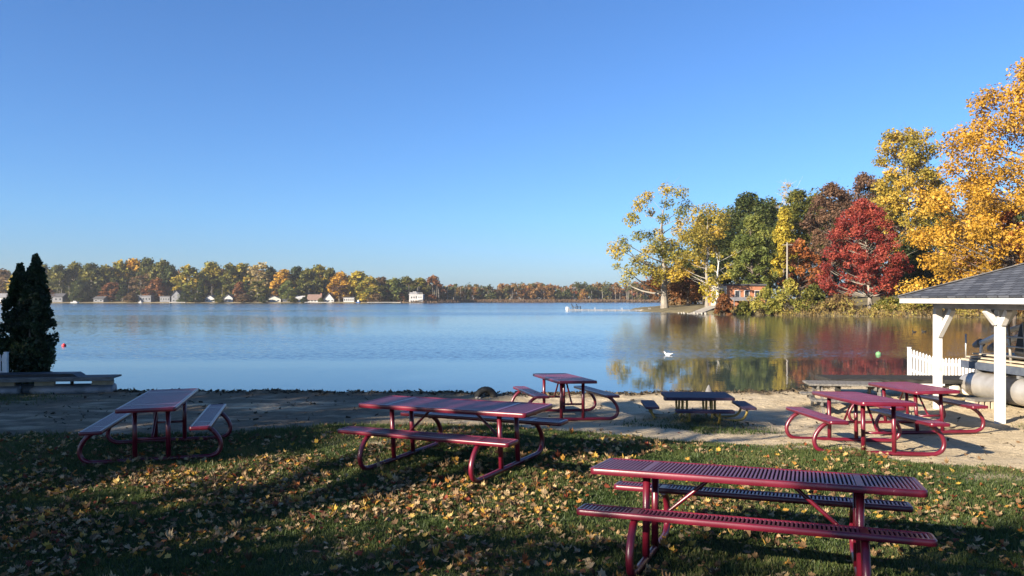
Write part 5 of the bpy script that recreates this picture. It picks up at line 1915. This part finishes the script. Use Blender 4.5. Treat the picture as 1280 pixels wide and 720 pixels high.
# concrete ramp and timber edge at the tip of the point
rmp = MB()
a0, a1 = Vector((X(858, 136), 131, -.30)), Vector((X(892, 140), 139, 1.05))
rmp.bar(a0, a1, 2.0, .16)
o = rmp.build('boat_ramp', M['concrete'])
tag(o, 'pale concrete slab ramp sloping into the lake at the point', 'boat ramp')
for k, (pa, da, pb_, db, lab) in enumerate(((801, 160, 826, 158, 'tan timber edging log at the outer tip of the point'), (828, 157, 856, 148, 'pale timber edging log below the cottonwood'))):
    mb = MB()
    mb.bar((X(pa, da), da, -.18), (X(pb_, db), db, -.15), .45, .5)
    o = mb.build('edging_log', M['tan_wood'])
    tag(o, lab, 'log', 'timber edging on the point')
rr = random.Random(77)
for k in range(9):
    px = 848 + k * 4.2 + rr.uniform(-1, 1)
    d = 137 - k * 1.2
    s = rr.uniform(.14, .32)
    mb = MB()
    mb.lathe([(.02, -.5 * s), (s * .8, -.35 * s), (s, 0), (s * .75, .4 * s), (.02, .6 * s)], 7)
    o = mb.build('shore_boulder', M['concrete'])
    o.location = (X(px, d), d, -.2 + .1 * rr.random())
    o.rotation_euler = (rr.random(), rr.random(), rr.random())
    tag(o, 'pale boulder in the row at the foot of the concrete ramp', 'boulder', 'boulders at the foot of the ramp')

# ------------------------------------------------------------------ the trees behind the viewer whose shade lies over the bank
def shade_tree(label, tx_, ty_, spots, leaf, seed, hmin=5.5, hmax=11.5, size=.30, per=150):
    """spots: (ground x, ground y, radius) where the crown's clusters throw their shade"""
    r = random.Random(seed)
    root = thing('shade_tree', label, 'tree', (tx_, ty_, float(ground_z(tx_, ty_)) - .1), 0, 'tall trees on the bank behind the viewer')
    bl, rad = [], []
    for gx, gy, gr in spots:
        # height along the light that keeps the cluster closest to the trunk
        best = None
        for k in range(24):
            H = hmin + (hmax - hmin) * k / 23 + r.uniform(-.3, .3)
            p = (gx - SD.x * H / TAN - tx_, gy - SD.y * H / TAN - ty_, H)
            q = math.hypot(p[0], p[1]) + abs(H - 8.5) * .25
            if best is None or q < best[0]: best = (q, p)
        bl.append(best[1])
        rad.append(gr)
    tm = MB()
    top = max(b[2] for b in bl)
    tm.tube([(0, 0, -.3), (.1, .05, 2.5), (-.1, .1, 5.5), (.1, 0, top * .9)], [.42, .33, .26, .06], 12, cap=False)
    for b in bl:
        limb(tm, (0, 0, max(2.6, min(top * .8, b[2] - 1.5 - math.hypot(b[0], b[1]) * .4))), b, .09, .012, 5, 4, .1, r)
    tm.build('trunk', M['bark'], root)
    V, tn = leaf_quads(bl, rad, [max(12, int(per * q * q)) for q in rad], size, seed=seed, up=.1)
    np_mesh('crown', V, 4, L[leaf], root, attrs={'tint': ('FACE', tn)})


def spots_in(poly_fn, x0, x1, y0, y1, step, rad, seed, jit=.35):
    r = random.Random(seed)
    out = []
    y = y0
    while y <= y1:
        x = x0
        while x <= x1:
            gx, gy = x + r.uniform(-jit, jit) * step, y + r.uniform(-jit, jit) * step
            p = poly_fn(gx, gy)
            if r.random() < p: out.append((gx, gy, rad * r.uniform(.75, 1.3)))
            x += step
        y += step
    return out


def left_shade(x, y):
    edge = np.interp(y, [8.4, 9.8, 11.2, 12.5, 14.5, 18.5, 21, 23, 28], [-5.2, -3.7, -3.1, -2.6, -1.8, -.4, -1, -4, -4])
    return 1.0 if x < edge - .45 else 0.0


def front_shade(x, y):
    lim = np.interp(x, [-7, -4, -2.2, -.6, .9, 3, 6, 9], [9.2, 8.5, 7.9, 7.5, 6.9, 6.4, 6.6, 7])
    if y < lim - .35: return 1.0
    if x > .9 and y < lim + 1.1: return .30
    return .12 if y < lim + .4 else 0


shade_tree('tall maple behind the viewer on the left, shading the left table', -21, -1.5, [(-6.4, 9.8, .7), (-5.6, 10.4, .7), (-4.9, 10.0, .6), (-4.3, 10.8, .7), (-5.2, 11.4, .7), (-3.9, 11.8, .65), (-4.6, 12.4, .7), (-3.6, 12.8, .6), (-6.0, 11.6, .7)] + spots_in(left_shade, -17, 0, 8.6, 27, 1.2, .85, 1), 'brown', 501, per=190)
shade_tree('tall maple right behind the viewer, shading the foreground grass', -15.5, -9.0, spots_in(front_shade, -8, 9, 2.0, 9.0, .95, .70, 2) + [(-5.2, 7.3, .6), (-4.3, 7.0, .6), (-3.4, 6.7, .65), (-2.4, 6.8, .6), (-1.5, 6.5, .6), (-.6, 6.7, .55), (-4.8, 8.0, .6), (-3.8, 7.6, .55), (-2.9, 7.3, .55), (-5.8, 8.4, .6), (-1.8, 7.1, .5), (.3, 6.6, .5)], 'orange', 502, per=80)
band = [(-.2, 13.2, .55), (.6, 13.5, .6), (1.4, 14.0, .6), (2.2, 14.1, .75), (3.0, 14.6, .8), (3.5, 14.1, .7), (3.9, 15.3, .75), (4.7, 15.6, .6), (5.4, 16.3, .5), (1.2, 13.1, .4), (2.6, 15.4, .7), (3.3, 15.6, .6), (6.2, 16.9, .4), (.2, 16.8, .4), (2.4, 17.6, .35), (5.8, 14.7, .35), (.4, 14.7, .45), (1.0, 15.3, .5), (1.5, 15.0, .45), (.9, 15.9, .4), (1.8, 16.0, .4)]
shade_tree('slim tree behind the viewer, throwing a band of shade over the low table', -14, -1.2, band, 'gold', 503, per=130)

# ------------------------------------------------------------------ light haze over the lake
_hb = MB()
_hb.box(-1100, 1100, -70, 1250, -5, 40)
hz = _hb.build("haze", [])
HM = bpy.data.materials.new('thin_autumn_haze')
HM.use_nodes = True
HM.node_tree.nodes.clear()
ho = HM.node_tree.nodes.new('ShaderNodeOutputMaterial')
hv = HM.node_tree.nodes.new('ShaderNodeVolumePrincipled')
hv.inputs['Color'].default_value = (.86, .90, .97, 1)
hv.inputs['Density'].default_value = .00012
hv.inputs['Anisotropy'].default_value = .2
HM.node_tree.links.new(hv.outputs[0], ho.inputs['Volume'])
hz.data.materials.append(HM)
tag(hz, 'thin pale haze over the lake', 'haze', kind='stuff')
scene.cycles.volume_bounces = 0
scene.cycles.max_bounces = 8
scene.cycles.transparent_max_bounces = 8
scene.cycles.caustics_reflective = False
scene.cycles.caustics_refractive = False
